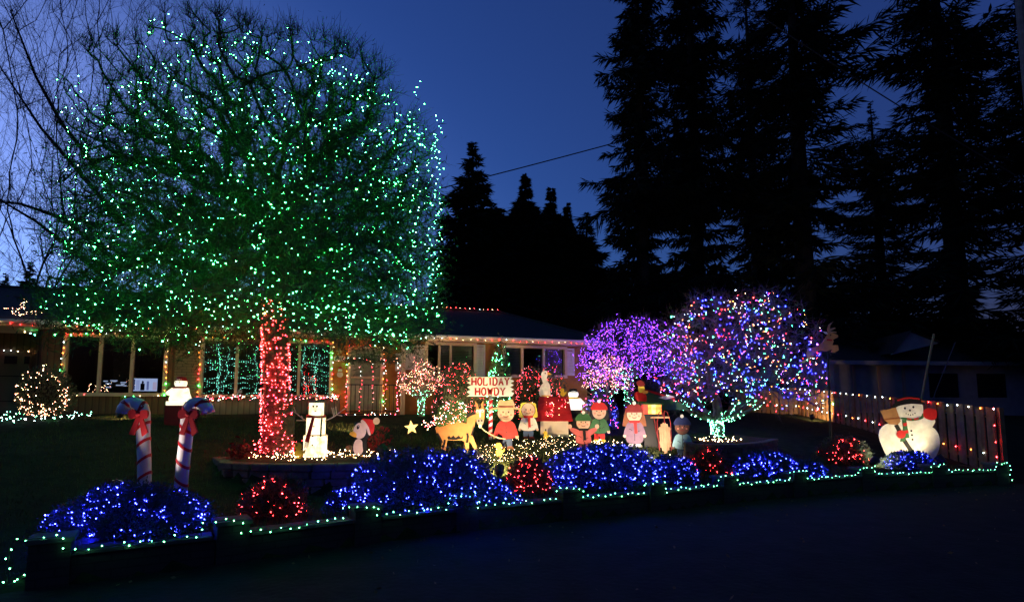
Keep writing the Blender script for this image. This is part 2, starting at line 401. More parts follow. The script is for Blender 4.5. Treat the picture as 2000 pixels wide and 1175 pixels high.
mat_siding = facade_wall_mat('brown_siding', (.17, .085, .04), 'siding')
mat_orange = M('orange_brown_stucco', (.36, .16, .04), .85, .15, 4, .3)
mat_tanbrick = facade_wall_mat('tan_brick', (.34, .27, .15), 'brick')
mat_grey = facade_wall_mat('pale_green_grey_siding', (.20, .205, .16), 'siding')
mat_trim = M('cream_trim', (.62, .48, .33), .6, .08, 5, .05)
mat_white = M('off_white_paint', (.62, .58, .50), .6, .08, 5, .05)
mat_glass = M('window_glass', (.008, .009, .011), .03, 0, spec=.9)
mat_room = M('room_dark', (.10, .07, .05), .9, .2, 2, 0)
mat_roof = M('roof_shingles', (.022, .021, .022), .9, .35, 14, .7)
mat_door = M('storm_door_paint', (.30, .30, .22), .6, .1, 4, .1)
clear = bpy.data.materials.new('clear_pane'); clear.use_nodes = True; t = clear.node_tree; n = t.nodes; n.clear()
tr = n.new('ShaderNodeBsdfTransparent'); tr.inputs[0].default_value = (.75, .78, .8, 1); gl = n.new('ShaderNodeBsdfGlossy'); gl.inputs['Roughness'].default_value = .02
fr = n.new('ShaderNodeFresnel'); fr.inputs[0].default_value = 1.6; mx = n.new('ShaderNodeMixShader'); oo = n.new('ShaderNodeOutputMaterial')
t.links.new(fr.outputs[0], mx.inputs[0]); t.links.new(tr.outputs[0], mx.inputs[1]); t.links.new(gl.outputs[0], mx.inputs[2]); t.links.new(mx.outputs[0], oo.inputs[0])
def rect(u0, v0, u1, v1):                          # pixel box on the facade -> a0,a1,z0,z1
    um, vm = (u0+u1)/2, (v0+v1)/2
    return A(u0, vm), A(u1, vm), Z(um, v1), Z(um, v0)
W1 = rect(128, 658, 322, 768); W2 = rect(395, 667, 645, 772); DR = rect(684, 682, 742, 800)
W3 = rect(834, 673, 926, 738); W4 = rect(985, 679, 1103, 733)
holes = [W1, W2, DR, W3, W4]
def wall_piece(a0, a1, z0, z1, mat, y=0, name='wall'):
    """one stretch of wall with its openings left open"""
    hs = [h for h in holes if h[0] >= a0-.01 and h[1] <= a1+.01]
    xsx = sorted({a0, a1, *[h[0] for h in hs], *[h[1] for h in hs]}); zs = sorted({z0, z1, *[min(max(h[k], z0), z1) for h in hs for k in (2, 3)]})
    bb = B()
    for x0, x1 in zip(xsx, xsx[1:]):
        for q0, q1 in zip(zs, zs[1:]):
            if any(h[0] < (x0+x1)/2 < h[1] and h[2] < (q0+q1)/2 < h[3] for h in hs): continue
            hbox(x0, x1, y, y+.15, q0, q1, bb)
    return bb.build(name, mat, house)
aL = A(78); aEnd = A(1146); a_b0 = A(343); a_b1 = A(395)-.02; a_w2 = A(692, 740)
zs1 = Z(500, 778)
wall_piece(aL, a_b0, ZB-.1, ZT, mat_siding)
wall_piece(a_b0, a_b1, ZB-.1, ZT, mat_tanbrick, -.04, 'brick_panel')
wall_piece(a_b1, W2[1]+.02, zs1, ZT, mat_orange)
wall_piece(a_b1, W2[1]+.30, ZB-.1, zs1, mat_grey, -.01, 'lower_wall')
wall_piece(W2[1]+.02, A(760), zs1, ZT, mat_orange); wall_piece(W2[1]+.3, A(760), ZB-.1, zs1, mat_orange)
wall_piece(A(760), aEnd, ZB-.1, ZT, mat_orange)
bb = B(); hbox(aEnd-.15, aEnd, .15, 8.2, ZB-.1, ZT, bb); bb.build('side_wall', mat_orange, house)
# garage wing on the left, set back
gy = 1.3; gA = lambda u, v=700: HW(u, v, gy)[0]; gZ = lambda u, v: HW(u, v, gy)[1]
bb = B(); hbox(-9, gA(-60), gy, gy+.15, ZB-.2, ZT, bb); hbox(gA(80)-.25, aL, gy, gy+.15, ZB-.2, ZT, bb); hbox(gA(-60), gA(80)-.25, gy, gy+.15, gZ(40, 684), ZT, bb)
hbox(aL-.15, aL, .15, gy, ZB-.1, ZT, bb); bb.build('garage_wall', mat_siding, house)
gd = B(); hbox(gA(-60), gA(80)-.25, gy+.08, gy+.13, ZB-.2, gZ(40, 684), gd); gdo = gd.build('garage_door', M('garage_door_paint', (.16, .11, .085), .6, .1, 3, .1), house)
for u0, u1 in ((-33, -8), (6, 31), (45, 70)):
    g = B(); hbox(gA(u0), gA(u1), gy+.06, gy+.078, gZ(40, 710), gZ(40, 695), g); g.build('pane', mat_glass, gdo)
for zz in (.33, .66):
    g = B(); z = ZB-.2+zz*(gZ(40, 684)-ZB+.2); hbox(gA(-60), gA(80)-.25, gy+.07, gy+.079, z-.012, z+.012, g); g.build('panel_joint', M('joint_dark', (.03, .02, .02), .8, 0), gdo)
# roof: gutter, fascia, soffit, hip roof
a1e = HW(1185, 668, -.6)[0]; ridge_y = 4.2; rz_ = HW(905, 606, ridge_y)[1]; ra1 = HW(972, 609, ridge_y)[0]
bb = B(); hbox(-12, a1e, -.6, -.57, ZT-.04, ZT+.12, bb); hbox(a1e-.03, a1e, -.57, 9, ZT-.04, ZT+.12, bb); bb.build('fascia', mat_trim, house)
bb = B(); bb.tube([HP(-12, -.66, ZT+.07), HP(a1e, -.66, ZT+.07)], .055, 8); bb.build('gutter', mat_white, house)
bb = B(); hbox(-12, a1e-.03, -.57, 9, ZT-.02, ZT, bb); bb.build('soffit', mat_trim, house)
rf = B(); e = [HP(-12, -.68, ZT+.13), HP(a1e+.08, -.68, ZT+.13), HP(a1e+.08, 9.1, ZT+.13), HP(-12, 9.1, ZT+.13), HP(-12, ridge_y, rz_), HP(ra1, ridge_y, rz_)]
rf.add(e, [(0, 1, 5, 4), (1, 2, 5), (2, 3, 4, 5), (3, 0, 4)]); rf.build('roof', mat_roof, house)
cap = B(); cap.tube([HP(-12, ridge_y, rz_+.01), HP(ra1, ridge_y, rz_+.01), HP(a1e, -.6, ZT+.16)], .06, 6); cap.build('ridge_cap', mat_roof, house)
# windows
def window(rc, mull, label=None, blind=None, frame_w=.07):
    a0, a1, z0, z1 = rc; fw = frame_w
    bb = B(); hbox(a0-fw, a0+.02, -.06, .1, z0-fw, z1+fw, bb); hbox(a1-.02, a1+fw, -.06, .1, z0-fw, z1+fw, bb)
    hbox(a0+.02, a1-.02, -.06, .1, z1-.02, z1+fw, bb); wn = bb.build('window', mat_trim, house)
    if label: wn['label'] = label
    s = B(); hbox(a0+.02, a1-.02, -.10, .1, z0-fw, z0+.02, s); s.build('sill', mat_trim, wn)
    for m in mull: s = B(); hbox(m-.035, m+.035, -.03, .09, z0+.02, z1-.02, s); s.build('mullion', mat_trim, wn)
    ed = [a0]+list(mull)+[a1]
    for i, (p, q) in enumerate(zip(ed, ed[1:])):
        s = B(); hbox(p+.03, q-.03, .05, .056, z0+.02, z1-.02, s); s.build('pane', clear, wn)
        if blind and blind[i]:
            s = B(); nz = int((z1-z0)/.05)
            for k in range(nz): zz = z0+.04+k*.05; hbox(p+.05, q-.05, .09, .11, zz, zz+.04, s)
            o = s.build('blind', mat_white if blind[i] == 1 else M('blind_grey', (.34, .34, .34), .7, 0), wn); o['kind'] = 'stuff'
    # room behind
    s = B(); hbox(a0-.5, a1+.5, 2.6, 2.7, z0-.7, z1+.3, s); hbox(a0-.5, a1+.5, .16, 2.6, z0-.8, z0-.7, s); hbox(a0-.5, a0-.42, .16, 2.6, z0-.7, z1+.3, s); hbox(a1+.42, a1+.5, .16, 2.6, z0-.7, z1+.3, s)
    s.build('room', mat_room, wn); return wn
win1 = window(W1, [A(195, 710), A(258, 710)])
win2 = window(W2, [A(462, 720), A(522, 720), A(584, 720)])
win3 = window(W3, [A(858, 700), A(880, 700)], blind=[0, 2, 1])
win4 = window(W4, [A(1020, 705), A(1062, 705)], blind=[2, 0, 2])
# seen in the left window: a lit screen on the far wall
scr = rect(240, 738, 308, 763)
k = 1.5
s = B(); a0, z0 = HW(252, 763, k); a1, z1 = HW(308, 739, k)
tv = empty('television', HP((a0+a1)/2, k, z0), 'bright bluish television glowing inside the left picture window', 'television')
hbox(a0-.03, a1+.03, k, k+.05, z0-.03, z1+.03, s); s.build('casing', M('black_plastic', (.01, .01, .01), .4, 0), tv)
s = B(); hbox(a0, a1, k-.01, k-.004, z0, z1, s); s.build('screen', glow('tv_screen', (.5, .6, .95), 1.1), tv)
for f0, f1, c_ in ((.04, .2, (.05, .05, .12)), (.24, .36, (.35, .4, .7)), (.62, .7, (.15, .18, .4)), (.84, .98, (.5, .42, .6))):
    s = B(); hbox(a0+(a1-a0)*f0, a0+(a1-a0)*f1, k-.014, k-.0105, z0+.03, z1-.02-.1*f0, s); s.build('picture', glow('tv_patch%d' % int(f0*100), c_, 1.2), tv)
s = B(); hbox(a0+(a1-a0)*.4, a0+(a1-a0)*.55, k-.016, k-.012, z0+.02, z0+(z1-z0)*.6, s); s.ball(HP(a0+(a1-a0)*.47, k-.014, z0+(z1-z0)*.7), .04, 8, (1, .1, 1)); s.build('picture', M('screen_figure', (.03, .03, .08), .8, 0), tv)
s = B(); hbox(a0-.5, a0-.12, k+.1, k+.14, z0+.1, z1-.12, s); hbox(a0-.75, a0-.52, k+.1, k+.14, z0+.16, z1-.16, s); hbox(a0-.9, a1+.6, k+.05, k+.5, z0-.5, z0-.05, s); s.build('stand', M('dark_wood', (.03, .02, .015), .5, .2), tv)
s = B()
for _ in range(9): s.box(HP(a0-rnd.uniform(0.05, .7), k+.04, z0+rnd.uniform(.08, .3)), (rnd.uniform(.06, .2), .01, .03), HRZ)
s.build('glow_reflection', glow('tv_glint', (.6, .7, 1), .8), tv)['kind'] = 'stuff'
# tall dark cabinet and pale curtain inside
s = B(); hbox(A(150, 700, 2.0), A(175, 700, 2.0), 2.0, 2.4, W1[2]-.2, W1[3]-.25, s); hbox(A(200, 700, 1.2), A(255, 700, 1.2), 2.0, 2.05, W1[2]-.4, W1[3], s)
tag(s.build('cabinet', M('cabinet_wood', (.06, .05, .05), .7, .2)), 'tall dark cabinet standing inside the left picture window', 'cabinet')
# shutters, door
def shutter(u0, u1, v0, v1):
    a0, a1, z0, z1 = rect(u0, v0, u1, v1); s = B()
    for x0, x1, q0, q1 in ((a0, a0+.05, z0, z1), (a1-.05, a1, z0, z1), (a0+.05, a1-.05, z0, z0+.06), (a0+.05, a1-.05, z1-.06, z1)): hbox(x0, x1, -.05, -.002, q0, q1, s)
    sh = s.build('shutter', mat_white, house); s = B(); nz = int((z1-z0-.12)/.05)
    for k in range(nz): zz = z0+.06+k*.05; hbox(a0+.05, a1-.05, -.035, -.004, zz+.006, zz+.05, s)
    o = s.build('louvres', mat_white, sh); o['kind'] = 'stuff'
shutter(927, 947, 673, 737); shutter(1104.5, 1121, 680, 733); shutter(772, 783, 690, 724); shutter(787, 832, 674, 722)
a0, a1, z0, z1 = DR
s = B(); hbox(a0-.09, a0, -.06, .1, ZB, z1+.09, s); hbox(a1, a1+.09, -.06, .1, ZB, z1+.09, s); hbox(a0, a1, -.06, .1, z1, z1+.09, s); s.build('door_frame', mat_trim, house)
s = B(); hbox(a0, a1, .03, .08, ZB, z1, s); dr = s.build('door', mat_door, house)
zm = z0+(z1-z0)*.52
for q0, q1, m in ((zm+.08, z1-.12, M('door_glass_dim', (.22, .24, .17), .25, .2, 3, 0)), (ZB+.2, zm-.05, M('door_panel_paint', (.36, .34, .27), .6, .1, 4, .1))):
    s = B(); hbox(a0+.14, a1-.14, .015, .028, q0, q1, s); s.build('door_panel', m, dr)
s = B(); hbox(a0+.02, a1-.02, .0, .028, zm, zm+.05, s); s.build('crossbar', mat_trim, dr)
s = B(); s.ball(HP(a1-.07, -.02, zm-.02), .035, 8); s.build('handle', M('brass', (.5, .35, .12), .3, 0, metal=1), dr)
# porch slab, railing and post
py = -1.1
s = B(); hbox(A(672, 790, py), A(790, 790, py), py, -.05, ZB-.2, ZB+.1, s); s.build('porch_slab', M('porch_concrete', (.22, .17, .13), .85, .2), house)
pa = HW(787, 740, -.5)[0]; s = B(); hbox(pa-.06, pa+.06, -.56, -.44, ZB, ZT-.02, s); s.build('porch_post', mat_trim, house)
rl = empty('porch_railing', HP(A(676, 770, py), py, ZB+.1), 'black iron porch railing with lights and garland in front of the door', 'railing')
ra0, ra1_ = A(677, 770, py), A(777, 770, py); zt_ = HW(725, 752, py)[1]; zr0 = ZB+.12
mat_iron = M('black_iron', (.015, .015, .015), .5, 0)
for zz in (zr0+.06, zt_): s = B(); hbox(ra0, ra1_, py, py+.03, zz, zz+.03, s); s.build('rail', mat_iron, rl)
k = 12
for i in range(k+1): a = ra0+(ra1_-ra0)*i/k; s = B(); hbox(a-.008, a+.008, py+.006, py+.022, zr0-.02, zt_, s); s.build('baluster', mat_iron, rl)
# house number
hn = empty('house_number', HP(*([A(663, 700), -.01, Z(663, 705)])), 'cream plaque with the number 2110 beside the front door', 'plaque')
a0, a1, z0, z1 = rect(652, 695, 675, 705)
s = B(); fr_ = FRM; pts = [(a0+(a1-a0)*(.5+.5*math.copysign(abs(math.cos(t))**.6, math.cos(t))), (z0+z1)/2+(z1-z0)/2*math.copysign(abs(math.sin(t))**.5, math.sin(t))) for t in [2*math.pi*i/24 for i in range(24)]]
s.poly(pts, -.03, -.001, FRM); s.build('board', M('plaque_cream', (.75, .66, .48), .5, 0), hn)

# slab-serif lettering built from strokes
GLY = {'H': [[(0, 0), (0, 1)], [(.7, 0), (.7, 1)], [(0, .5), (.7, .5)]], 'O': [[(.35+.35*math.cos(t), .5+.5*math.sin(t)) for t in [2*math.pi*i/16 for i in range(17)]]],
       'L': [[(0, 1), (0, 0), (.6, 0), (.6, .22)]], 'I': [[(.2, 0), (.2, 1)]], 'D': [[(0, 0), (0, 1), (.35, 1), (.6, .82), (.68, .5), (.6, .18), (.35, 0), (0, 0)]],
       'A': [[(0, 0), (.35, 1), (.7, 0)], [(.14, .36), (.56, .36)]], 'Y': [[(0, 1), (.35, .5), (.7, 1)], [(.35, .5), (.35, 0)]],
       'W': [[(0, 1), (.2, 0), (.4, .8), (.6, 0), (.8, 1)]], '2': [[(0, .75), (.12, .95), (.35, 1), (.56, .88), (.58, .68), (0, 0), (.6, 0)]],
       '1': [[(.1, .8), (.3, 1), (.3, 0)]], '0': [[(.3+.28*math.cos(t), .5+.5*math.sin(t)) for t in [2*math.pi*i/14 for i in range(15)]]]}
SER = {'H': [(0, 0), (0, 1), (.7, 0), (.7, 1)], 'L': [(0, 0), (0, 1)], 'I': [(.2, 0), (.2, 1)], 'D': [(-.03, 0), (-.03, 1)], 'A': [(0, 0), (.7, 0)], 'Y': [(0, 1), (.7, 1), (.35, 0)], 'W': [(0, 1), (.8, 1)], '1': [(.3, 0)]}
def word(text, a, z, h, wd, frm, y, mat, parent, gap=.32, stroke=.13, name='letter'):
    adv = [{'W': .8, 'I': .4, 'L': .6, '2': .6, '1': .45, '0': .6}.get(c, .7) for c in text]; tot = sum(adv)+gap*(len(text)-1); x = a-wd/2; sx = wd/tot
    for c, ad in zip(text, adv):
        s = B(); yy = y
        for i, st in enumerate(GLY[c]): s.poly(strip([(x+p*sx, z+q*h) for p, q in st], stroke*h), yy-.0005*i, y+.008, frm)
        for i, (p, q) in enumerate(SER.get(c, [])):
            dz = (.05 if q < .5 else -.05)*h; s.poly([(x+(p-.17)*sx, z+q*h+dz-.045*h), (x+(p+.17)*sx, z+q*h+dz-.045*h), (x+(p+.17)*sx, z+q*h+dz+.045*h), (x+(p-.17)*sx, z+q*h+dz+.045*h)], yy-.0025-.0004*i, y+.0079, frm)
        s.build(name, mat, parent); x += (ad+gap)*sx
word('2110', (a0+a1)/2, z0+(z1-z0)*.2, (z1-z0)*.6, (a1-a0)*.72, FRM, -.036, M('digit_black', (.02, .02, .02), .5, 0), hn, .25, .17, 'digit')
# small round wall decorations by the door
def wall_disc(u, v, r, name, label, c1, c2):
    a, z = HW(u, v); s = B(); s.poly(ell(a, z, r, r, 16), -.04, -.001, FRM); o = s.build(name, c1); tag(o, label, 'decoration')
    s = B(); s.poly(ell(a, z+r*1.4, r*.7, r*.7, 14), -.05, -.0015, FRM); s.build('head', c1, o)
    s = B(); s.poly([(a-r*.8, z+r*1.9), (a+r*.8, z+r*1.9), (a+r*.5, z+r*2.1), (a+r*.45, z+r*2.7), (a-r*.45, z+r*2.7), (a-r*.5, z+r*2.1)], -.055, -.002, FRM); s.build('hat', c2, o)
    s = B(); s.poly([(a-r*.6, z+r*.7), (a+r*.6, z+r*.7), (a+r*.6, z+r*.95), (a-r*.6, z+r*.95)], -.06, -.041, FRM); s.build('scarf', c2, o)
wall_disc(664, 731, .085, 'wall_snowman', 'small wooden snowman hung on the wall under the house number', mat_white, M('deep_red', (.35, .03, .03), .6, 0))
a, z = HW(664, 687); s = B()
for k in range(5): t = R(90+72*k); s.tube([HP(a, -.03, z), HP(a+.11*math.cos(t), -.03, z+.11*math.sin(t))], [.022, .004], 5)
tag(s.build('wall_star', mat_trim), 'small metal star on the wall above the house number', 'decoration')

# ------------------------------------------------------------------ the neighbour's house, fence, pole, cables
nb = empty('neighbour_house', pt(1800, 790, 24), 'dim white neighbouring house with a dark roof and a pale gable beyond the fence', 'house')
mat_nb = M('neighbour_white_wall', (.17, .165, .19), .8, .15, 3, .1)
NA = pt(1632, 790, 23); NRZ = R(6); NF = Matrix.Translation((NA.x, NA.y, 0)) @ Matrix.Rotation(NRZ, 4, 'Z')
s = B(); s.mm(0, 13, 0, .2, 1.0, 3.35, 0, NF); s.mm(0, .2, .2, 9, 1.0, 3.35, 0, NF); s.build('wall', mat_nb, nb)
s = B(); s.add([NF @ Vector(p) for p in [(-.6, -.6, 3.3), (13, -.6, 3.3), (13, 4.5, 5.4), (2.6, 4.5, 5.4), (-.6, 9.6, 3.3), (13, 9.6, 3.3)]], [(0, 1, 2, 3), (0, 3, 4), (4, 3, 2, 5)]); s.build('roof', mat_roof, nb)
s = B(); s.mm(-.6, 13, -.62, -.58, 3.2, 3.36, 0, NF); s.build('fascia', mat_nb, nb)
q = [pt(1742, 692, 22.6), pt(1778, 648, 22.6), pt(1834, 670, 22.6)]; q2 = [p+Vector((.3, 3.5, 0)) for p in q]
s = B(); s.add(q+[p+Vector((0, .1, 0)) for p in q], [(0, 2, 1), (3, 4, 5), (0, 1, 4, 3), (1, 2, 5, 4), (2, 0, 3, 5)]); s.build('gable', mat_nb, nb)
s = B(); up = Vector((0, -.12, .06)); s.add([q[0]+up, q[1]+up, q[2]+up, q2[0], q2[1], q2[2]], [(0, 1, 4, 3), (1, 2, 5, 4)]); s.build('gable_roof', mat_roof, nb)
for x in (4.2, 6.4, 9.0):
    s = B(); s.mm(x, x+1.3, -.04, -.005, 1.9, 2.9, 0, NF); wn = s.build('window', mat_glass, nb)
    s = B(); s.mm(x-.06, x+1.36, -.05, -.042, 1.84, 1.9, 0, NF); s.mm(x-.06, x+1.36, -.05, -.042, 2.9, 2.96, 0, NF); s.build('frame', mat_nb, wn)
for x in (.8, 1.9, 3.0): s = B(); s.mm(x, x+.12, -.05, -.005, 1.1, 3.2, 0, NF); s.build('batten', M('batten_brown', (.25, .16, .12), .8, 0), nb)
# fence, each board a piece
mat_fence = [M('cedar_board_%s' % k, c, .85, .3, 6, .4) for k, c in (('honey', (.25, .135, .06)), ('brown', (.20, .105, .045)), ('grey', (.19, .12, .065)))]
fz = empty('wooden_fence', G(1957, 905), 'tall wooden board fence strung with red and white lights along the right side', 'fence')
FA = pt(1957, 905, 12.3); FB = pt(1560, 800, 21.5); FC_ = pt(1440, 803, 23.5)
fpath = [Vector((p.x, p.y, 0)) for p in (FA, FB, FC_)]
ftop_pts = []; fbot_pts = []
zfa0 = PD(1957, 12.3).z-.05
def fh(t): return 1.35+.35*t
for si, (a, c, zt0, zt1, nb_) in enumerate(((fpath[0], fpath[1], pt(1950, 796, 12.3).z, pt(1560, 757, 21.5).z, 62), (fpath[1], fpath[2], pt(1560, 757, 21.5).z, pt(1440, 762, 23.5).z, 14))):
    dd = (c-a); L_ = dd.length; dn = dd.normalized(); rz = math.atan2(dn.y, dn.x); nrm = Vector((-dn.y, dn.x, 0)) if si == 0 else Vector((-dn.y, dn.x, 0))
    side = 1 if nrm.dot(Vector((-1, -.5, 0))) > 0 else -1
    for i in range(nb_):
        t = (i+.5)/nb_; p = a+dd*t; top = zt0+(zt1-zt0)*t+rnd.uniform(-.02, .02); bt = H(p.x, p.y)-.05; bt = min(bt, top-1.0)
        off = nrm*side*(.025 if i % 2 else .055)
        s = B(); s.box((p.x+off.x, p.y+off.y, (top+bt)/2), (L_/nb_*(.82 if i % 2 else .78), .02, top-bt), rz+rnd.uniform(-.01, .01)); s.build('board', mat_fence[rnd.randrange(3)], fz)
    for hgt in (.15, .85):
        z0_, z1_ = [H(q.x, q.y)+(zz-H(q.x, q.y))*hgt for q, zz in ((a, zt0), (c, zt1))]
        s = B(); s.tube([Vector((a.x, a.y, z0_)), Vector((c.x, c.y, z1_))], .035, 4); s.build('rail', mat_fence[1], fz)
    for t in np.linspace(0, 1, 6 if si == 0 else 2):
        p = a+dd*t; top = zt0+(zt1-zt0)*t; s = B(); s.box((p.x-nrm.x*side*.05, p.y-nrm.y*side*.05, (top+H(p.x, p.y)-.1)/2), (.09, .09, top-H(p.x, p.y)+.1), rz); s.build('post', mat_fence[1], fz)
    o_ = nrm*side*.09
    for t in np.linspace(0, 1, 30):
        p = a+dd*t+o_; top = zt0+(zt1-zt0)*t; ftop_pts.append(Vector((p.x, p.y, top-.02-.02*abs(math.sin(t*30))))); g_ = H(p.x, p.y); fbot_pts.append(Vector((p.x, p.y, g_+(top-g_)*.27)))
light_string('red and white light string along the top of the wooden fence', ftop_pts, .36, ['orange', 'red', 'red', 'white', 'white'], .017, 'light strings on the wooden fence', name='light_string')
light_string('red and white light string low on the boards of the wooden fence', [ftop_pts[0]]+fbot_pts, .36, ['orange', 'red', 'red', 'white', 'white'], .017, 'light strings on the wooden fence')
mat_pole = M('weathered_pole', (.09, .08, .085), .9, .3, 5, .4)
pp = pt(2068, 790, 15); s = B(); s.tube([Vector((pp.x, pp.y, .3)), Vector((pp.x, pp.y, 15))], [.17, .14], 12); pole = s.build('utility_pole', mat_pole); tag(pole, 'weathered wooden utility pole at the far right edge', 'utility pole')
def cable(pts_, label, sag=.3, r=.025):
    a, c = pts_; q = [a.lerp(c, i/16)-Vector((0, 0, sag*4*(i/16)*(1-i/16))) for i in range(17)]
    s = B(); s.tube(q, r, 5); tag(s.build('power_cable', M('cable_black', (.01, .01, .012), .6, 0)), label, 'cable', 'overhead cables')
cable((pt(860, 368, 33), pt(2100, 10, 33)), 'long black cable rising from the central conifer to the right', .4, .035)
cable((pt(1395, -30, 22), pt(2120, 420, 22)), 'black cable slanting down through the right hand conifers from the top edge', .3, .025)
for (u0, v0, u1, v1, lab) in ((1824, 652, 1800, 778, 'yellow guy wire guard leaning in front of the neighbouring house'), (1866, 668, 1827, 765, 'thin dark guy wire beside the neighbouring house')):
    s = B(); yl = 'yellow' in lab; s.tube([pt(u0, v0, 17), pt(u1, v1, 17), pt(u1-(u0-u1)*.3, v1+40, 17)], .035 if yl else .012, 6)
    tag(s.build('guy_wire', M('guard_yellow', (.35, .25, .08), .6, .2) if yl else mat_pole), lab, 'guy wire')

# ------------------------------------------------------------------ trees
mat_bark = M('bark_mossy', (.075, .07, .04), .9, .4, 9, .8)
mat_twig = M('twig_brown', (.07, .065, .045), .85, .3, 20, 0)
mat_pale_bark = M('bark_pale', (.20, .17, .13), .85, .3, 12, .5)
mat_dark_twig = M('twig_dark', (.012, .011, .010), .9, .2, 10, 0)
mat_needle = M('needles_dark', (.006, .010, .006), .9, .3, 3, 0, spec=.1)
mat_leaf = M('leaf_dark_green', (.045, .07, .042), .6, .5, 6, 0, spec=.4)
def grow(points, start, wt=.55, extra=None):
    pts = np.asarray(points, float); st = np.asarray(start, float)
    nodes = list(st); par = [-1]+list(range(len(st)-1)); plen = [0.]
    for i in range(1, len(st)): plen.append(plen[-1]+np.linalg.norm(st[i]-st[i-1]))
    last = st[-1]; order = np.argsort(np.linalg.norm(pts-last, axis=1)); base = len(st)-1
    N = np.zeros((len(st)+len(pts), 3)); N[:len(st)] = st; PL = np.zeros(len(N)); PL[:len(st)] = plen; n = len(st)
    for k in order:
        p = pts[k]; d = np.linalg.norm(N[max(base-1, 0):n]-p, axis=1); c = d+wt*(PL[max(base-1, 0):n]*.5)
        j = int(np.argmin(c))+max(base-1, 0); N[n] = p; par.append(j); PL[n] = PL[j]+d[j-max(base-1, 0)]; n += 1
    return N[:n], np.array(par)
def tree_mesh(N, par, rtwig, rtrunk, expo=.45, bend=.10):
    n = len(N); cnt = np.ones(n)
    for i in range(n-1, 0, -1): cnt[par[i]] += cnt[i]
    rad = rtwig*cnt**expo; k = rtrunk/rad[0]; rad = rtwig+(rad-rtwig)*((rtrunk-rtwig)/(rad[0]-rtwig))
    idx = np.arange(1, n); A_, C_ = N[par[idx]], N[idx]; L_ = np.linalg.norm(C_-A_, axis=1, keepdims=True)
    seg = 3; off1 = rdir(len(idx))*L_*bend; fs = [0, 1/3, 2/3, 1]; Pp = [A_+(C_-A_)*f+off1*math.sin(math.pi*f) for f in fs]
    r0 = np.minimum(rad[par[idx]], rad[idx]*1.5); r1 = rad[idx]
    P0 = np.concatenate(Pp[:-1]); P1 = np.concatenate(Pp[1:]); R0 = np.concatenate([r0+(r1-r0)*f for f in fs[:-1]]); R1 = np.concatenate([r0+(r1-r0)*f for f in fs[1:]])
    return P0, P1, R0, R1, rad, Pp
def twigs_at(P, n_each, L, r, upb=.3, out=None, segs=3):
    m = len(P)*n_each; P = np.repeat(np.asarray(P), n_each, 0); D = rdir(m)+np.array([[0, 0, upb]])
    if out is not None: D += np.repeat(out, n_each, 0)*.8
    D /= np.linalg.norm(D, axis=1, keepdims=True); Ls = L*NP.uniform(.4, 1.2, (m, 1)); A0, A1, B0, B1 = [], [], [], []
    cur = P.copy()
    for s in range(segs):
        D2 = D+rdir(m)*.3+np.array([[0, 0, upb*.3]]); D = D2/np.linalg.norm(D2, axis=1, keepdims=True); nxt = cur+D*Ls/segs
        A0.append(cur); A1.append(nxt); B0.append(np.full(m, r*(1-s/segs*.7))); B1.append(np.full(m, r*(1-(s+1)/segs*.7))); cur = nxt
    side = A1[0]; Ds = D+rdir(m)*.9; Ds /= np.linalg.norm(Ds, axis=1, keepdims=True)
    A0.append(side); A1.append(side+Ds*Ls*.45); B0.append(np.full(m, r*.6)); B1.append(np.full(m, r*.3))
    return np.concatenate(A0), np.concatenate(A1), np.concatenate(B0), np.concatenate(B1), cur
def hang_lights(Pp, n, jit, pick=None):            # points along branches, in short chains
    idx = NP.permutation(len(Pp[0])) if pick is None else pick; out = []
    i = 0
    while len(out) < n and i < len(idx)*3:
        j = idx[i % len(idx)]; i += 1; ln = np.linalg.norm(Pp[-1][j]-Pp[0][j]); k = max(1, int(ln/.085))
        for t in NP.uniform(0, 1)/k+np.arange(k)/k:
            s = min(t*3, 2.999); q = int(s); out.append(Pp[q][j]*(1-(s-q))+Pp[q+1][j]*(s-q)+NP.normal(size=3)*jit)
    return np.array(out[:n])

# --- the big green-lit tree
tb = G(541, 886); TD = tb.y
tree = empty('deciduous_tree', tb, 'huge bare boxy tree strung with green lights on a red wrapped trunk', 'tree')
cx_, cz_ = pt(513, 400, TD).x, 5.75
def crown_ok(x, z, yy=0):                                 # silhouette in metres round the crown's centre
    uu = (x-cx_)/3.05; top = 8.1-.95*(yy/2.2)**2-1.5*abs(uu)**3.2-.25*max(0, uu)-.1*math.sin(x*3); bot = 2.9-.1*math.cos(x*2.2)-.26*min(1, max(0, (abs(uu)-.25)*2.2))
    return abs(uu) < 1 and bot < z < top
cp = []
while len(cp) < 3000:
    x = rnd.uniform(cx_-3.3, cx_+3.3); z = rnd.uniform(2.35, 8.5); yy = rnd.uniform(-1.9, 2.2)
    uu = (x-cx_)/3.05
    if not crown_ok(x, z, yy) or uu*uu+(yy/2.3)**2 > 1.12: continue
    low = z < 5.6
    if not low and rnd.random() < .12: continue
    cp.append((x+(yy*.06), TD+yy, z))
tt = pt(536, 590, TD); start = [tuple(tb-Vector((0, 0, .1))), tuple(tb.lerp(tt, .35)+Vector((.02, 0, 0))), tuple(tb.lerp(tt, .7)), tuple(tt), (tt.x+.05, TD+.05, 4.4), (tt.x+.02, TD+.1, 5.3)]
N, par = grow(cp, start, .6)
P0, P1, R0, R1, rad, Pp = tree_mesh(N, par, .007, .22, .37, .12)
big = R0 > .03
V, Fc = prisms(P0[big], P1[big], R0[big], R1[big], 7); quick('branches', V, Fc, mat_bark, tree, smooth=True)['kind'] = 'stuff'
V, Fc = prisms(P0[~big], P1[~big], R0[~big], R1[~big], 4); quick('small_branches', V, Fc, mat_bark, tree)['kind'] = 'stuff'
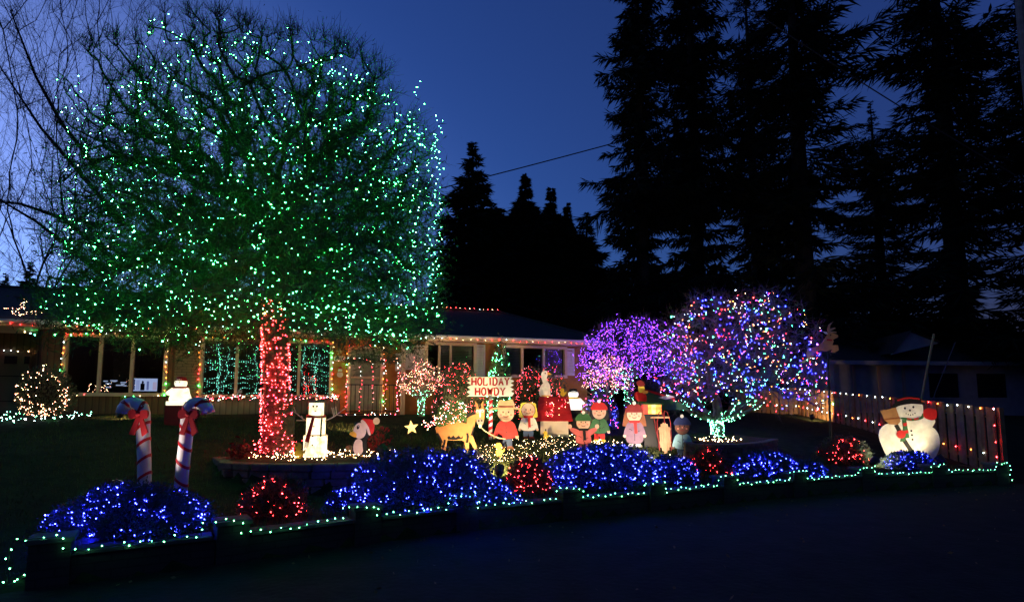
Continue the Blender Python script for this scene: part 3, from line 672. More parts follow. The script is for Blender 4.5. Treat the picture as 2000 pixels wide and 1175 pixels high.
trk = B(); fl = [1.25, 1.05, 1, .95, .8]; qs = [Vector(s_) for s_ in start[:5]]; trk.tube(qs, [.20*f for f in fl], 14); trk.build('trunk', M('trunk_bark', (.13, .10, .08), .9, .35, 9, .8), tree, smooth=True)
leafn = np.setdiff1d(np.arange(len(N)), par); cen = np.array([[cx_, TD, 5.0]])
outv = (N-cen); outv /= np.linalg.norm(outv, axis=1, keepdims=True)
T = twigs_at(N[6:], 5, .42, .0042, .35, outv[6:]); V, Fc = prisms(*T[:4], 3); quick('twigs', V, Fc, mat_twig, tree)['kind'] = 'stuff'
topn = N[(N[:, 2] > 7.2-.1*np.abs(N[:, 0]-cx_)**1.3)]
T = twigs_at(topn, 5, .36, .005, 1.2); V, Fc = prisms(*T[:4], 3); quick('upright_twigs', V, Fc, mat_twig, tree)['kind'] = 'stuff'
# mossy fine growth that thickens the crown, denser low down
low = N[(N[:, 2] < 5.9)]; pk = np.repeat(low, 44, 0)+NP.normal(size=(len(low)*44, 3))*.18
V, Fc = leaves(pk, NP.uniform(.06, .18, len(pk)), .015); quick('moss', V, Fc, M('moss_green', (.05, .075, .03), .85, .4, 5, 0), tree)['kind'] = 'stuff'
jb = np.where(rad[1:] > .017)[0]; nm_ = 70000; jj = jb[NP.randint(0, len(jb), nm_)]; tq = NP.rand(nm_)*2.999; qi = tq.astype(int); PpA = np.stack(Pp); pm = PpA[qi, jj]*(1-(tq-qi))[:, None]+PpA[qi+1, jj]*(tq-qi)[:, None]+rdir(nm_)*(rad[jj+1]+NP.uniform(0, .05, nm_))[:, None]
V, Fc = leaves(pm, NP.uniform(.04, .11, nm_), .016); quick('limb_moss', V, Fc, MATS['moss_green'], tree)['kind'] = 'stuff'
hi = N[(N[:, 2] >= 5.9)]; pk = np.repeat(hi, 16, 0)+NP.normal(size=(len(hi)*16, 3))*.14
V, Fc = leaves(pk, NP.uniform(.04, .12, len(pk)), .010); quick('high_moss', V, Fc, MATS['moss_green'], tree)['kind'] = 'stuff'
# green lights
gs = empty('light_string', tuple(tt), 'green light strings draped all through the crown of the big bare tree', 'string lights')
lp = hang_lights(Pp, 2700, .06, NP.permutation(np.where((N[1:, 2] < 6.6) | (NP.rand(len(N)-1) < .45))[0]))
edge = []
for sgn, ztop in ((1, 7.0), (-1, 7.2)):              # vertical runs hanging down both sides
    for k in range(4):
        yy = rnd.uniform(-1, .8); zz = ztop-rnd.uniform(0, .6)
        while zz > 3.1: xx = cx_+sgn*(3.06*(1-.5*(yy/2.6)**2)); edge.append((xx+rnd.gauss(0, .07), TD+yy+rnd.gauss(0, .05), zz)); zz -= rnd.uniform(.06, .15)
for k in range(5):                                   # arcs along the top and the low skirt
    for t in np.arange(-1, 1, .032):
        x = cx_+2.98*t; zt_ = 8.0-1.5*abs(t)**3.2-.25*max(0, t)-.45*k*(k < 3)-rnd.random()*.12
        if k >= 3: zt_ = 3.05-.26*min(1, max(0, (abs(t)-.25)*2.2))+.12*math.sin(t*9+k)+rnd.random()*.12
        if rnd.random() < (.75 if k != 2 else .4): edge.append((x, TD+rnd.uniform(-.3, .3)-(.8 if k == 1 else 0)-(1.2*math.sqrt(max(0, 1-t*t)) if k >= 3 else 0), zt_))
allp = np.concatenate([lp, np.array(edge)]); bulbs(allp, ['green']*9+['mint'], .0092, gs)
o_ = np.argsort(allp[:, 2]*3+allp[:, 0]); wire(allp[o_], .003, gs, maxgap=.35)
# red wrap round the trunk
rs = empty('light_string', tuple(tb), 'red light string wound tightly round the trunk of the big bare tree', 'string lights'); rp = []
ht = (tt-tb).length+.1
for i in range(760):
    z = rnd.random(); z = round(z*46)/46+rnd.gauss(0, .004); a = rnd.uniform(0, 2*math.pi); c = tb.lerp(tt, max(z, .01)); rr = (.222*(1.16-.3*z))+rnd.uniform(0, .025); rp.append((c.x+rr*math.cos(a), c.y+rr*math.sin(a), c.z+.02*math.sin(a*2)))
rp += [(tb.x+.45*math.cos(a)*rnd.uniform(.6, 1), tb.y+.45*math.sin(a)*rnd.uniform(.6, 1), tb.z+.05+rnd.uniform(0, .2)) for a in np.linspace(0, 6.28, 30)]
bulbs(rp, ['red']*4+['rose'], .0105, rs)
hel = [tb.lerp(tt, t)+Vector((.224*(1.16-.3*t)*math.cos(t*240), .224*(1.16-.3*t)*math.sin(t*240), 0)) for t in np.linspace(.01, 1, 900)]
wire(hel, .004, rs)

# --- bare background tree on the left
def bare_tree(u, d, vtop, spread, label, npts=900, lean=(0, 0), zlow=3.5, dens=6, mat=None, rt=.25, rtw=.012, tw=.9, cyz=(0, 0)):
    b_ = PD(u, d); top = pt(u, vtop, d).z; root = empty('bare_tree', b_, label, 'tree'); pts_ = []
    while len(pts_) < npts:
        a = rnd.uniform(0, 6.28); rr = spread*math.sqrt(rnd.random()); t = rnd.random()
        z = zlow+(top-zlow)*t; q = math.sqrt(max(0, 1-(t-.45)**2*2.6))
        pts_.append((b_.x+lean[0]*t+rr*q*math.cos(a), d+lean[1]*t+rr*q*math.sin(a), z))
    N, par = grow(pts_, [tuple(b_-Vector((0, 0, .1))), (b_.x, d, zlow*.5), (b_.x+lean[0]*.1, d, zlow*.9)], 1.5)
    P0, P1, R0, R1, rad, Pp = tree_mesh(N, par, rtw, rt, .5, .04); m = mat or mat_dark_twig
    V, Fc = prisms(P0, P1, R0, R1, 4); quick('branches', V, Fc, m, root)['kind'] = 'stuff'
    ov = N-np.array([[b_.x, d, zlow]]); ov /= np.linalg.norm(ov, axis=1, keepdims=True)
    T = twigs_at(N[3:], dens, tw, rtw*.75, .25, ov[3:]*1.3); V, Fc = prisms(*T[:4], 3); quick('twigs', V, Fc, m, root)['kind'] = 'stuff'
    s = B(); s.tube([b_-Vector((0, 0, .1)), Vector((b_.x, d, zlow*.5)), Vector((b_.x, d, zlow*.9))], [rt*1.3, rt*1.05, rt*.9], 10); s.build('trunk', m, root); return root
BT = bare_tree(70, 21, -160, 5.3, 'tall bare tree with fine dark twigs behind the left side of the green lit tree', 1300, (-.6, 0), 5, 5, rt=.11, rtw=.005, tw=1.2)
for k_, (lab_, lp_) in enumerate((('limb', [(225, 560), (130, 478), (70, 432), (-25, 376)]), ('limb', [(215, 500), (120, 425), (40, 398), (-20, 392)]), ('limb', [(235, 430), (150, 330), (80, 250), (0, 130)]), ('limb', [(230, 380), (120, 240), (70, 150), (20, 20)]))):
    q = [pt(u, v, 20+.4*k_) for u, v in lp_]; s = B(); s.tube(q, [.10, .075, .05, .025], 7); s.build('limb', mat_dark_twig, BT)
    qq = np.array([tuple(p) for p in resample(q, .16)]); T = twigs_at(qq, 3, 1.2, .009, .5, np.repeat([[-.7, 0, .35]], len(qq), 0)); V, Fc = prisms(*T[:4], 3); quick('limb_twigs', V, Fc, mat_dark_twig, BT)['kind'] = 'stuff'
    T = twigs_at(T[4][::2], 3, .7, .006, .3); V, Fc = prisms(*T[:4], 3); quick('limb_twigs', V, Fc, mat_dark_twig, BT)['kind'] = 'stuff'

# --- conifers
def conifer_mesh(h, rmax, seed, dens=1., shape=.75, droop=.35, z0=.04, gap=0.):
    rs_ = np.random.RandomState(seed); TP0, TP1, TR0, TR1, LP, LD, LL, LW = [], [], [], [], [], [], [], []
    z = h*z0; step = .024*h/math.sqrt(h/10)/dens; wl = 1.
    while z < h*.985:
        t = z/h; prof = ((1-t)**shape)*rmax*(.75+.25*math.sin(z*1.1+seed))
        nb_ = 4 if t > .8 else 7; wl = wl*.6+.4*rs_.uniform(.55, 1.5)
        for k in range(nb_):
            if rs_.rand() < gap: continue
            wq = min(1, (1-t)*6)
            a = rs_.uniform(0, 2*math.pi); L_ = max(.12, prof*wl*rs_.uniform(.5, 1.2)*wq); p = np.array([0, 0, z+rs_.uniform(-.1, .1)]); d = np.array([math.cos(a), math.sin(a), .28*(t-.1)])
            ns = max(3, int(L_/.35)); sl = L_/ns
            for s in range(ns):
                f = s/ns; d2 = d+np.array([0, 0, -droop*f*.55+ (.35*f if f > .7 else 0)]); d2 /= np.linalg.norm(d2); q = p+d2*sl
                TP0.append(p); TP1.append(q); TR0.append(.028*(1-f)+.006); TR1.append(.028*(1-f-1/ns)+.006)
                m = int((9 if f < .2 else 17)*dens+.5); wd_ = .34+L_*.15*(1-f*.5)
                for _ in range(m):
                    sd = rs_.choice([-1, 1]); side = np.array([-d2[1], d2[0], 0])*sd; dd = d2*rs_.uniform(.3, 1)+side*rs_.uniform(.2, 1.1)+np.array([0, 0, rs_.uniform(-.9, .12)])
                    LP.append(p+(q-p)*rs_.rand()); LD.append(dd); tp_ = .3+.7*min(1, (1-t)*4); LL.append(wd_*rs_.uniform(.5, 1.3)*1.25*tp_); LW.append(rs_.uniform(.05, .11)*tp_)
                p = q
        z += step*rs_.uniform(.7, 1.3)*(1.2-.5*t)
    V1, F1 = prisms(TP0, TP1, TR0, TR1, 3); V2, F2 = leaves(LP, LL, LW, np.array(LD)); F2 = F2+len(V1)
    me = bpy.data.meshes.new('foliage'); V = np.concatenate([V1, V2]).astype(np.float32); Fq = np.concatenate([F1, F2]).astype(np.int32)
    me.vertices.add(len(V)); me.vertices.foreach_set('co', V.ravel()); me.loops.add(Fq.size); me.loops.foreach_set('vertex_index', Fq.ravel())
    me.polygons.add(len(Fq)); me.polygons.foreach_set('loop_start', np.arange(0, Fq.size, 4, dtype=np.int32)); me.materials.append(mat_needle); me.update(calc_edges=True); me.validate()
    t_ = B(); t_.tube([(0, 0, -.3), (0, 0, h*.5), (0, 0, h*.97)], [.016*h+.08, .010*h+.04, .02], 8)
    tm = bpy.data.meshes.new('trunk'); tm.from_pydata(t_.v, [], t_.f); tm.materials.append(mat_dark_twig); return me, tm
CONI = {}
def conifer(u, d, vtop, rmax, label, kind, rz=0):
    key = kind; hs = {'tall': (26, 4.2), 'spruce': (14, 3.2), 'cedar': (12, 3.6), 'open': (26, 5.0)}[kind]
    if key not in CONI:
        CONI[key] = conifer_mesh(*hs, {'tall': 3, 'spruce': 11, 'cedar': 5, 'open': 9}[kind], {'tall': 1.0, 'spruce': 1.1, 'cedar': 1.6, 'open': .85}[kind],
                                 {'tall': .42, 'spruce': .72, 'cedar': .8, 'open': .5}[kind], {'tall': .6, 'spruce': .35, 'cedar': .9, 'open': .45}[kind], .03, {'open': .16}.get(kind, 0))
    b_ = PD(u, d); hh = pt(u, vtop, d).z-b_.z; root = empty('conifer_tree', b_, label, 'tree', 'dark conifers behind the houses', rz)
    for nm, me in zip(('crown', 'trunk'), CONI[key]):
        o = link(nm, me); o.parent = root
        if nm == 'crown': o['kind'] = 'stuff'
    root.scale = (rmax/hs[1], rmax/hs[1], hh/hs[0]); return root
conifer(1262, 28, -230, 3.3, 'tall dense conifer nearest the gap of open sky, leftmost of the giants', 'tall', .4)
conifer(1372, 29, -330, 3.6, 'tall dense conifer directly behind the multicoloured lit tree', 'tall', 2.1)
conifer(1490, 33, -100, 4.0, 'giant conifer between the dense pair and the open branched one', 'open', 1.1)
conifer(1585, 27, -260, 5.4, 'giant open branched conifer above the flying reindeer', 'open', 3.4)
conifer(1888, 26, -300, 5.6, 'giant open branched conifer above the pale gable near the right edge', 'open', 5.2)
conifer(1738, 34, 190, 4.4, 'shorter conifer in the gap between the two open branched giants', 'open', 4.2)
conifer(2060, 24, -60, 4.2, 'conifer cut by the right edge of the picture', 'open', .9)
conifer(920, 30, 268, 4.8, 'spiky conifer just right of the green lit crown', 'spruce', .3)
conifer(1027, 31, 335, 5.0, 'narrow pointed conifer under the overhead cable', 'cedar', 1.3)
conifer(1079, 32, 362, 4.6, 'slim pointed conifer right of the one under the cable', 'cedar', 2.9)
conifer(1112, 33, 392, 4.0, 'hook topped conifer between the slim one and the small one', 'cedar', 4.4)
conifer(1150, 34, 408, 4.0, 'small distant conifer beside the leftmost giant', 'spruce', 2.2)
conifer(975, 33, 400, 4.8, 'short conifer filling the dip between the spiky and the narrow ones', 'spruce', 4.0)
conifer(36, 26, 505, 2.0, 'small conifer above the roof at the left edge', 'spruce', 1.0)
conifer(-12, 27, 528, 1.8, 'lowest conifer at the far left edge of the picture', 'spruce', 2.4)
conifer(118, 26, 525, 2.4, 'small conifer half hidden by the left edge of the green lit crown', 'spruce', 3.0)
conifer(80, 29, 560, 2.2, 'low conifer between the two small ones at the left', 'cedar', 5.0)
conifer(1664, 36, 655, 1.7, 'tiny distant conifer in the patch of sky under the reindeer', 'spruce', 1.7)
# far wood that reads as one mass
WP, WD, WL, WW = [], [], [], []
for _ in range(26000):
    x = rnd.uniform(-24, 34); top = 9.0+1.0*math.sin(x*.9)+1.1*math.sin(x*2.3+1)
    uu = CX+F*x/38
    if uu < 850: top = 6.2
    elif uu < 1180: top = 11.3+.9*math.sin(x*1.7)+.7*math.sin(x*4.1)
    elif uu > 1680: top = 6.5+.8*math.sin(x*1.9)
    elif uu > 1200: top = 10+1.3*math.sin(x*1.9)
    if 1625 < uu < 1700: top = 4.2
    WP.append((x, 38+rnd.uniform(-1.5, 2.5), rnd.uniform(.5, top))); WD.append((rnd.gauss(0, 1), rnd.gauss(0, .3), -.5+rnd.gauss(0, .5))); WL.append(rnd.uniform(.5, 1.3)); WW.append(rnd.uniform(.25, .55))
V, Fc = leaves(WP, WL, WW, np.array(WD)); tag(quick('far_wood', V, Fc, mat_needle), 'dark mass of woodland behind the houses', 'woodland', kind='stuff')

# --- lit ornamental trees
def lit_tree(u, d, vbase, vtop, wpx, colors, n, label, slabel, trunk_col, n_trunk, fork_v, mats=(None, None), npts=420, r=.011, zbot=None, shp=2., dk=.8, tw=.3, dens=5, shift=0, fine=.003, tlabel='', dome=1.0):
    b_ = PD(u, d); sc_ = d/F; top = pt(u, vtop, d).z; zb = pt(u, zbot, d).z; cxx = pt(u+shift, 700, d).x; hw = wpx/2*sc_; fk = pt(u, fork_v, d)
    root = empty('ornamental_tree', b_, label, 'tree'); pts_ = []
    while len(pts_) < npts:
        a = rnd.uniform(-1, 1); y_ = rnd.uniform(-1, 1); t = rnd.random()
        if a*a+y_*y_ > 1: continue
        rr = a*a+y_*y_; ztop = zb+(top-zb)*(1-rr**dome*.55); zlow = zb+(top-zb)*(.22*(1-rr)-.02)
        z = zlow+(ztop-zlow)*(t**.8); e_ = 1-(.25 if dome < 1.2 else .08)*max(0, (z-zb)/(top-zb)-.5)
        pts_.append((cxx+a*hw*e_, d+y_*hw*dk*e_, z))
    st = [tuple(b_-Vector((0, 0, .05))), tuple(b_.lerp(fk, .5)+Vector((.03, 0, 0))), tuple(fk)]
    N, par = grow(pts_, st, .4); P0, P1, R0, R1, rad, Pp = tree_mesh(N, par, fine*1.6, .05+hw*.035, .5, .14)
    V, Fc = prisms(P0, P1, R0, R1, 5); quick('branches', V, Fc, mats[0] or mat_pale_bark, root)['kind'] = 'stuff'
    T = twigs_at(N[3:], dens, tw, fine, .1); V, Fc = prisms(*T[:4], 3); quick('twigs', V, Fc, mats[1] or mat_pale_bark, root)['kind'] = 'stuff'
    s = B(); rt = .05+hw*.035; s.tube([Vector(q) for q in st], [rt*1.3, rt, rt*.95], 10); s.build('trunk', mats[0] or mat_pale_bark, root, smooth=True)
    sr = empty('light_string', tuple(fk), slabel, 'string lights'); lp = hang_lights(Pp, n, .05); bulbs(lp, colors, r, sr)
    o_ = np.argsort(lp[:, 0]); wire(lp[o_], .002, sr, maxgap=.3)
    if n_trunk:
        q = []; limbs = []
        for a in [0, math.pi]+[rnd.uniform(0, 6.28) for _ in range(6)]:
            e_ = Vector((fk.x+math.cos(a)*hw*rnd.uniform(.38, .6), d+math.sin(a)*hw*.4, fk.z+(top-fk.z)*rnd.uniform(.12, .3))); m_ = fk.lerp(e_, .5)+Vector((0, 0, -.05*hw))
            limbs.append([fk-Vector((0, 0, .05)), m_, e_])
        for L_ in limbs: s = B(); s.tube(L_, [rt*.6, rt*.4, rt*.15], 7); s.build('limb', mats[0] or mat_pale_bark, root, smooth=True)
        for i in range(n_trunk):
            a = rnd.uniform(0, 6.28)
            if i < n_trunk*.42: t = rnd.random(); c = b_.lerp(fk, t); rr = rt*1.25; q.append((c.x+rr*math.cos(a), c.y+rr*math.sin(a), c.z))
            else:
                L_ = limbs[rnd.randrange(len(limbs))]; t = rnd.random()**1.3; c = L_[0].lerp(L_[1], t*2) if t < .5 else L_[1].lerp(L_[2], t*2-1); rr = rt*(.75-.5*t)+.01; q.append((c.x+rr*math.cos(a), c.y+rr*math.sin(a)*.7, c.z+rr*math.sin(a)))
        s2 = empty('light_string', b_, tlabel, 'string lights'); bulbs(q, [trunk_col], r*.95, s2); q2 = np.array(q); wire(q2[np.argsort(q2[:, 2])], .002, s2, maxgap=.25)
    return root
lit_tree(1400, G(1402, 853).y, 853, 570, 336, ['blue']*6+['purple']+['red']*3+['white']*2+['warm']+['orange']*2+['green']*2, 1200, 'rounded weeping tree glowing with multicoloured lights in front of the fence',
         'multicoloured light strings through the crown of the rounded weeping tree', 'mint', 420, 818, zbot=808, npts=1000, r=.0105, shift=44, dens=7, tw=.42, mats=(M('bark_cherry', (.10, .07, .06), .85, .3, 12, .4), M('twig_cherry', (.16, .11, .12), .85, .3, 12, 0)), tlabel='mint light string wrapped round the forked trunk of the multicoloured tree', dome=2.2)
lit_tree(1228, 17.2, 800, 618, 228, ['purple'], 2100, 'umbrella shaped tree covered in violet lights at the right end of the house', 'violet light strings covering the umbrella shaped tree',
         'mint', 420, 735, zbot=745, npts=700, r=.0066, shift=10, dome=1.6, dens=5, mats=(MATS['bark_cherry'], MATS['twig_cherry']), tlabel='mint light string wrapped round the trunk of the violet lit tree')
lit_tree(1186, 16.0, 800, 690, 104, ['peach', 'pink', 'purple', 'warm'], 620, 'small tree with pinkish lights below the violet lit tree', 'pink and peach light string over the small tree below the violet one',
         'mint', 150, 772, zbot=765, npts=260, r=.0078, dens=4, tw=.2, tlabel='mint light string on the trunk of the small pink lit tree near the house corner')
lit_tree(823, 15.6, 806, 698, 94, ['peach', 'warm', 'pink'], 520, 'small vase shaped tree with peach lights beside the porch post', 'peach light string over the vase shaped tree beside the porch post',
         'mint', 130, 778, zbot=768, npts=260, r=.0078, dens=4, tw=.2, tlabel='mint light string on the trunk of the vase shaped tree by the porch')

# ------------------------------------------------------------------ bushes with lights
def bush(pos, hw, h, dk, label, slabel, colors, n, r=.011, leafn=6500, group=None, mat=None, name='shrub', sgroup=None, leafsz=(.035, .07), shape=None, clump=0, cat='bush', wr=.003, flat=.12):
    root = empty(name, pos, label, cat, group); rs_ = random.Random(int(pos.x*1000)+5)
    lob = [(rs_.uniform(0, 6.28), rs_.uniform(.05, .16), rs_.randrange(2, 6)) for _ in range(3)]
    def surf(a, t, k=1.):
        f = 1+sum(q*math.sin(m*a+ph+t*3) for ph, q, m in lob)
        rr, zz = (math.cos(t), math.sin(t)) if not shape else shape(t)
        rr = rr*f*k; return Vector((pos.x+hw*rr*math.cos(a), pos.y+hw*dk*rr*math.sin(a), pos.z+h*zz*(.4+.6*k)*(1+.5*(f-1))))
    P = []; D = []
    for _ in range(leafn):
        a = rs_.uniform(0, 6.28); t = math.asin(rs_.random()**1.0)*1.0; k = rs_.uniform(.72, 1.03) if rs_.random() > .07 else 1.0+.16*abs(math.sin(a*17+t*23))*rs_.random(); p = surf(a, t, k); P.append(p); dd = (p-Vector((pos.x, pos.y, pos.z))).normalized(); D.append((dd.x+rs_.gauss(0, .6), dd.y+rs_.gauss(0, .6), dd.z+.2+rs_.gauss(0, .6)))
    for i in range(len(P)): P[i] = (P[i].x, P[i].y, max(P[i].z, H(P[i].x, P[i].y)))
    V, Fc = leaves(P, NP.uniform(leafsz[0], leafsz[1], len(P)), leafsz[1]*.4, np.array(D)); quick('foliage', V, Fc, mat or mat_leaf, root)['kind'] = 'stuff'
    sp = [P[rs_.randrange(len(P))] for _ in range(420)]; s0 = [(pos.x+(q[0]-pos.x)*.15, pos.y+(q[1]-pos.y)*.15, pos.z-.03) for q in sp]
    V, Fc = prisms(s0, sp, .006, .003, 3); quick('stems', V, Fc, mat_twig, root)['kind'] = 'stuff'
    # solid dark core, the shade inside the bush put into its colour
    s = B(); s.lathe([(max(.02, math.cos(t)*.66), math.sin(t)*.7) for t in [math.pi/2*i/8 for i in range(9)]] if not shape else [(max(.02, shape(t)[0]*.7), shape(t)[1]*.85) for t in [math.pi/2*i/8 for i in range(9)]], pos, 18, 0, Matrix.Diagonal((hw, hw*dk, h))); s.build('inner_dark', mat_dark_twig, root)
    if n:
        st = empty('light_string', surf(0, .3), slabel, 'string lights', sgroup); q = []
        for i in range(n):
            if clump and i % 5 and q and rs_.random() < clump: p = Vector(q[-1])+Vector((rs_.gauss(0, .05), rs_.gauss(0, .05), rs_.gauss(0, .04)))
            else:
                a = -math.pi/2+rs_.uniform(-1.75, 1.75); p = surf(a, math.asin(rs_.uniform(0.03, 1)), rs_.uniform(.96, 1.06))
            p.z = max(p.z, H(p.x, p.y)+.02); q.append(tuple(p))
        bulbs(q, colors, r, st); q2 = np.array(q); wire(q2[np.argsort(np.round(q2[:, 2]/.12)*50+q2[:, 0])], wr, st, maxgap=.5)
    return root
def fbush(u0, u1, vt, vb, dpos, label, slabel, colors, n, **k):   # a bush that spans u0..u1 with its front foot at pixel row vb
    front = G((u0+u1)/2, dpos) if dpos > 10 else None
    d = front.y; hw = (u1-u0)/2*d/F; dk = k.pop('dk', .6); dd = d+hw*dk*.75; hw = (u1-u0)/2*dd/F; c = PD((u0+u1)/2, dd); c.z = min(c.z, front.z+.12)
    h = pt((u0+u1)/2, vt, dd-hw*dk*.2).z-c.z; return bush(c, hw, h, dk, label, slabel, colors, n, **k)
GB, GR = 'blue lit bushes along the street wall', 'red lit bushes along the street wall'
fbush(132, 408, 950, 1080, 1052, 'broad bush with blue lights at the foot of the candy canes', 'blue light string over the bush below the candy canes', ['blue'], 185, r=0.0066, group=GB, clump=.35, dk=.45, leafn=15000, leafsz=(.022, .045))
fbush(690, 1000, 886, 1005, 995, 'largest blue lit bush in front of the lawn floodlight and donkey', 'blue light string over the largest bush in front of the donkey', ['blue'], 230, r=0.0082, group=GB, clump=.15, dk=.6, leafn=17000, leafsz=(.028, .055))
fbush(642, 712, 955, 1003, 990, 'small low tuft with blue lights left of the largest blue bush', 'blue light string over the small tuft left of the largest blue bush', ['blue'], 36, r=0.0074, group=GB, leafn=1800, clump=.3, leafsz=(.028, .05))
fbush(1062, 1290, 872, 965, 958, 'wide blue lit bush in front of the green capped and long haired cutouts', 'blue light string over the bush below the green capped cutout', ['blue'], 250, r=0.0090, group=GB, clump=.25, dk=.65, leafn=15000, leafsz=(.03, .06))
fbush(1262, 1358, 893, 955, 945, 'blue lit bush between the wide blue bush and the small red one', 'blue light string over the bush beside the small red bush', ['blue'], 85, r=0.0090, group=GB, leafn=4500, leafsz=(.03, .06))
fbush(1434, 1548, 885, 940, 932, 'low blue lit bush below the stone bed of the multicoloured tree', 'blue light string over the low bush below the stone bed', ['blue'], 110, r=0.0094, group=GB, clump=.2, leafn=6000)
fbush(1525, 1608, 902, 936, 930, 'small blue lit bush spilling right of the low blue one', 'blue light string over the small spilling bush', ['blue'], 45, r=0.0094, group=GB, leafn=2600)
fbush(1712, 1822, 884, 926, 918, 'blue lit bush at the foot of the big painted snowman', 'blue light string over the bush below the big painted snowman', ['blue'], 90, r=0.0094, group=GB, leafn=6000, clump=.2)
fbush(482, 608, 936, 1026, 1012, 'round red lit bush left of the street wall centre below the stone bed', 'red light string over the round bush below the left stone bed', ['red'], 60, r=0.0074, group=GR, leafn=7500, clump=.3, dk=.8, leafsz=(.022, .045))
fbush(990, 1074, 896, 970, 962, 'neat red lit bush beside the floodlight', 'red light string over the neat bush beside the floodlight', ['red'], 80, r=0.0078, group=GR, leafn=6500, dk=.8, leafsz=(.025, .05))
fbush(1343, 1416, 878, 930, 926, 'red lit bush in front of the blue jacketed cutout', 'red light string over the bush by the blue jacketed cutout', ['red'], 60, r=0.0082, group=GR, leafn=5000, dk=.8)
fbush(1605, 1690, 857, 914, 908, 'red lit bush left of the big painted snowman', 'red light string over the bush left of the big painted snowman', ['red'], 62, r=0.0094, group=GR, leafn=5000, dk=.8)
ball = lambda t: (math.sin(math.pi*(.12+.88*t/(math.pi/2)))+.03, (1-math.cos(math.pi*(.12+.88*t/(math.pi/2))))/2)
def house_bush(u0, u1, vt, d, label, slabel, colors, n, **k):
    c = PD((u0+u1)/2, d); hw = (u1-u0)/2*d/F; h = pt((u0+u1)/2, vt, d).z-c.z; return bush(c, hw, h, k.pop('dk', .8), label, slabel, colors, n, **k)
house_bush(42, 131, 722, 12.6, 'ball shaped bush with peach net lights at the far left', 'peach net lights over the ball shaped bush', ['peach', 'peach', 'warm'], 210, r=.010, leafn=8000, shape=ball, dk=1)
house_bush(850, 944, 712, 16.3, 'dark red lit hedge bush left of the cone shaped shrub', 'red light string over the hedge bush left of the cone shrub', ['rose', 'red', 'pink'], 300, r=.0072, leafn=8000, group='red lit hedge bushes under the windows')
house_bush(996, 1112, 722, 16.3, 'dark red lit hedge bush right of the cone shaped shrub', 'red light string over the hedge bush right of the cone shrub', ['rose', 'red', 'pink'], 300, r=.0072, leafn=8000, group='red lit hedge bushes under the windows')
house_bush(846, 890, 745, 15.4, 'low dark bush with red lights behind the donkey', 'red light string over the low bush behind the donkey', ['rose', 'pink'], 60, r=.009, leafn=2500)
cone = lambda t: (max(.03, 1-(t/(math.pi/2))**2.6), t/(math.pi/2))
house_bush(952, 1000, 664, 15.9, 'tall cone shaped evergreen with green lights between the house windows', 'green light string round the cone shaped evergreen', ['green', 'mint'], 190, r=.011, leafn=9000, shape=cone, dk=1)
house_bush(1140, 1206, 762, 15.2, 'low bush with blue and red lights at the house corner', 'blue and red light string over the low corner bush', ['blue', 'rose', 'purple'], 130, r=.0095, leafn=3500)
house_bush(1225, 1330, 745, 20.5, 'dark unlit hedge bush behind the violet lit trunk', '', [], 0, leafn=5000)

# ------------------------------------------------------------------ light strings on the house
CC = ['red', 'warm', 'orange', 'green', 'white', 'red', 'orange']
PK = ['pink', 'peach', 'rose', 'white']
light_string('red and white light string under the eave gutter', [HP(a, -.72, ZT+.02-.03*abs(math.sin(a*1.5))) for a in np.linspace(-3, a1e-.1, 90)], .22, ['red', 'warm', 'red', 'white'], .010, 'light strings on the house')
light_string('red and white light string along the roof ridge', [HP(a, ridge_y-.1, rz_+.07) for a in np.linspace(ra1-4.2, ra1, 20)], .19, ['red', 'warm', 'white', 'red'], .013, 'light strings on the house')
def frame_string(rc, label, bottom=True, m=.06):
    a0, a1, z0, z1 = rc; c = [(a0-m, z0-m), (a0-m, z1+m), (a1+m, z1+m), (a1+m, z0-m), (a0-m, z0-m)]
    c = c if bottom else c[:4]; light_string(label, [HP(a, -.085, z) for a, z in c], .15, CC, .0125, 'light strings on the house', jit=.012)
frame_string(W1, 'multicoloured light string framing the left picture window'); frame_string(W2, 'multicoloured light string framing the window behind the red trunk', False)
frame_string((DR[0], DR[1], DR[2], DR[3]), 'multicoloured light string framing the front door', False, .10)
light_string('multicoloured light string descending along the porch gable at the far left', [HP(*HW(-20, 634, .4)[:1], .4, HW(-20, 634, .4)[1]), HP(HW(20, 636, .4)[0], .4, HW(20, 636, .4)[1]), HP(HW(76, 657, .4)[0], .4, HW(76, 657, .4)[1])], .13, CC, .017, 'light strings on the house')
light_string('red and white light string above the garage door', [HP(gA(-30), gy-.03, gZ(20, 684)), HP(gA(72), gy-.03, gZ(20, 686))], .2, ['red', 'white', 'warm'], .013, 'light strings on the house')
zc_ = [HP(a, py-.03, zt_+.02) for a in np.linspace(ra0-.25, ra1_, 20)]
light_string('pinkish light string along the top and foot of the porch railing', zc_+[HP(ra1_, py-.03, zr0), HP(ra0-.1, py-.03, zr0-.05)], .08, PK, .010, 'light strings on the porch railing', jit=.03)
light_string('pinkish light string hanging down the porch railing balusters', [p for i, a in enumerate(np.linspace(ra0, ra1_, 5)) for p in ((HP(a, py-.04, zt_ if i % 2 else zr0), HP(a, py-.04, zr0 if i % 2 else zt_)))], .12, PK, .009, 'light strings on the porch railing', jit=.02)
def garland(path, label, n, thick, lights=None, dens=700):
    root = empty('garland', path[0], label, 'garland'); q = resample(path, .02, thick*.5); q = [q[rnd.randrange(len(q))]+Vector((rnd.gauss(0, thick), rnd.gauss(0, thick*.6), rnd.gauss(0, thick))) for _ in range(dens*3)]
    V, Fc = leaves([tuple(p) for p in q], .08, .012); quick('needles', V, Fc, mat_leaf, root)['kind'] = 'stuff'; s = B(); s.tube(path, .012, 5); s.build('wire', WIREM, root)
    if lights: bulbs([tuple(Vector(q[rnd.randrange(len(q))])+(-hy)*.04) for _ in range(n)], lights, .011, root)
    return root
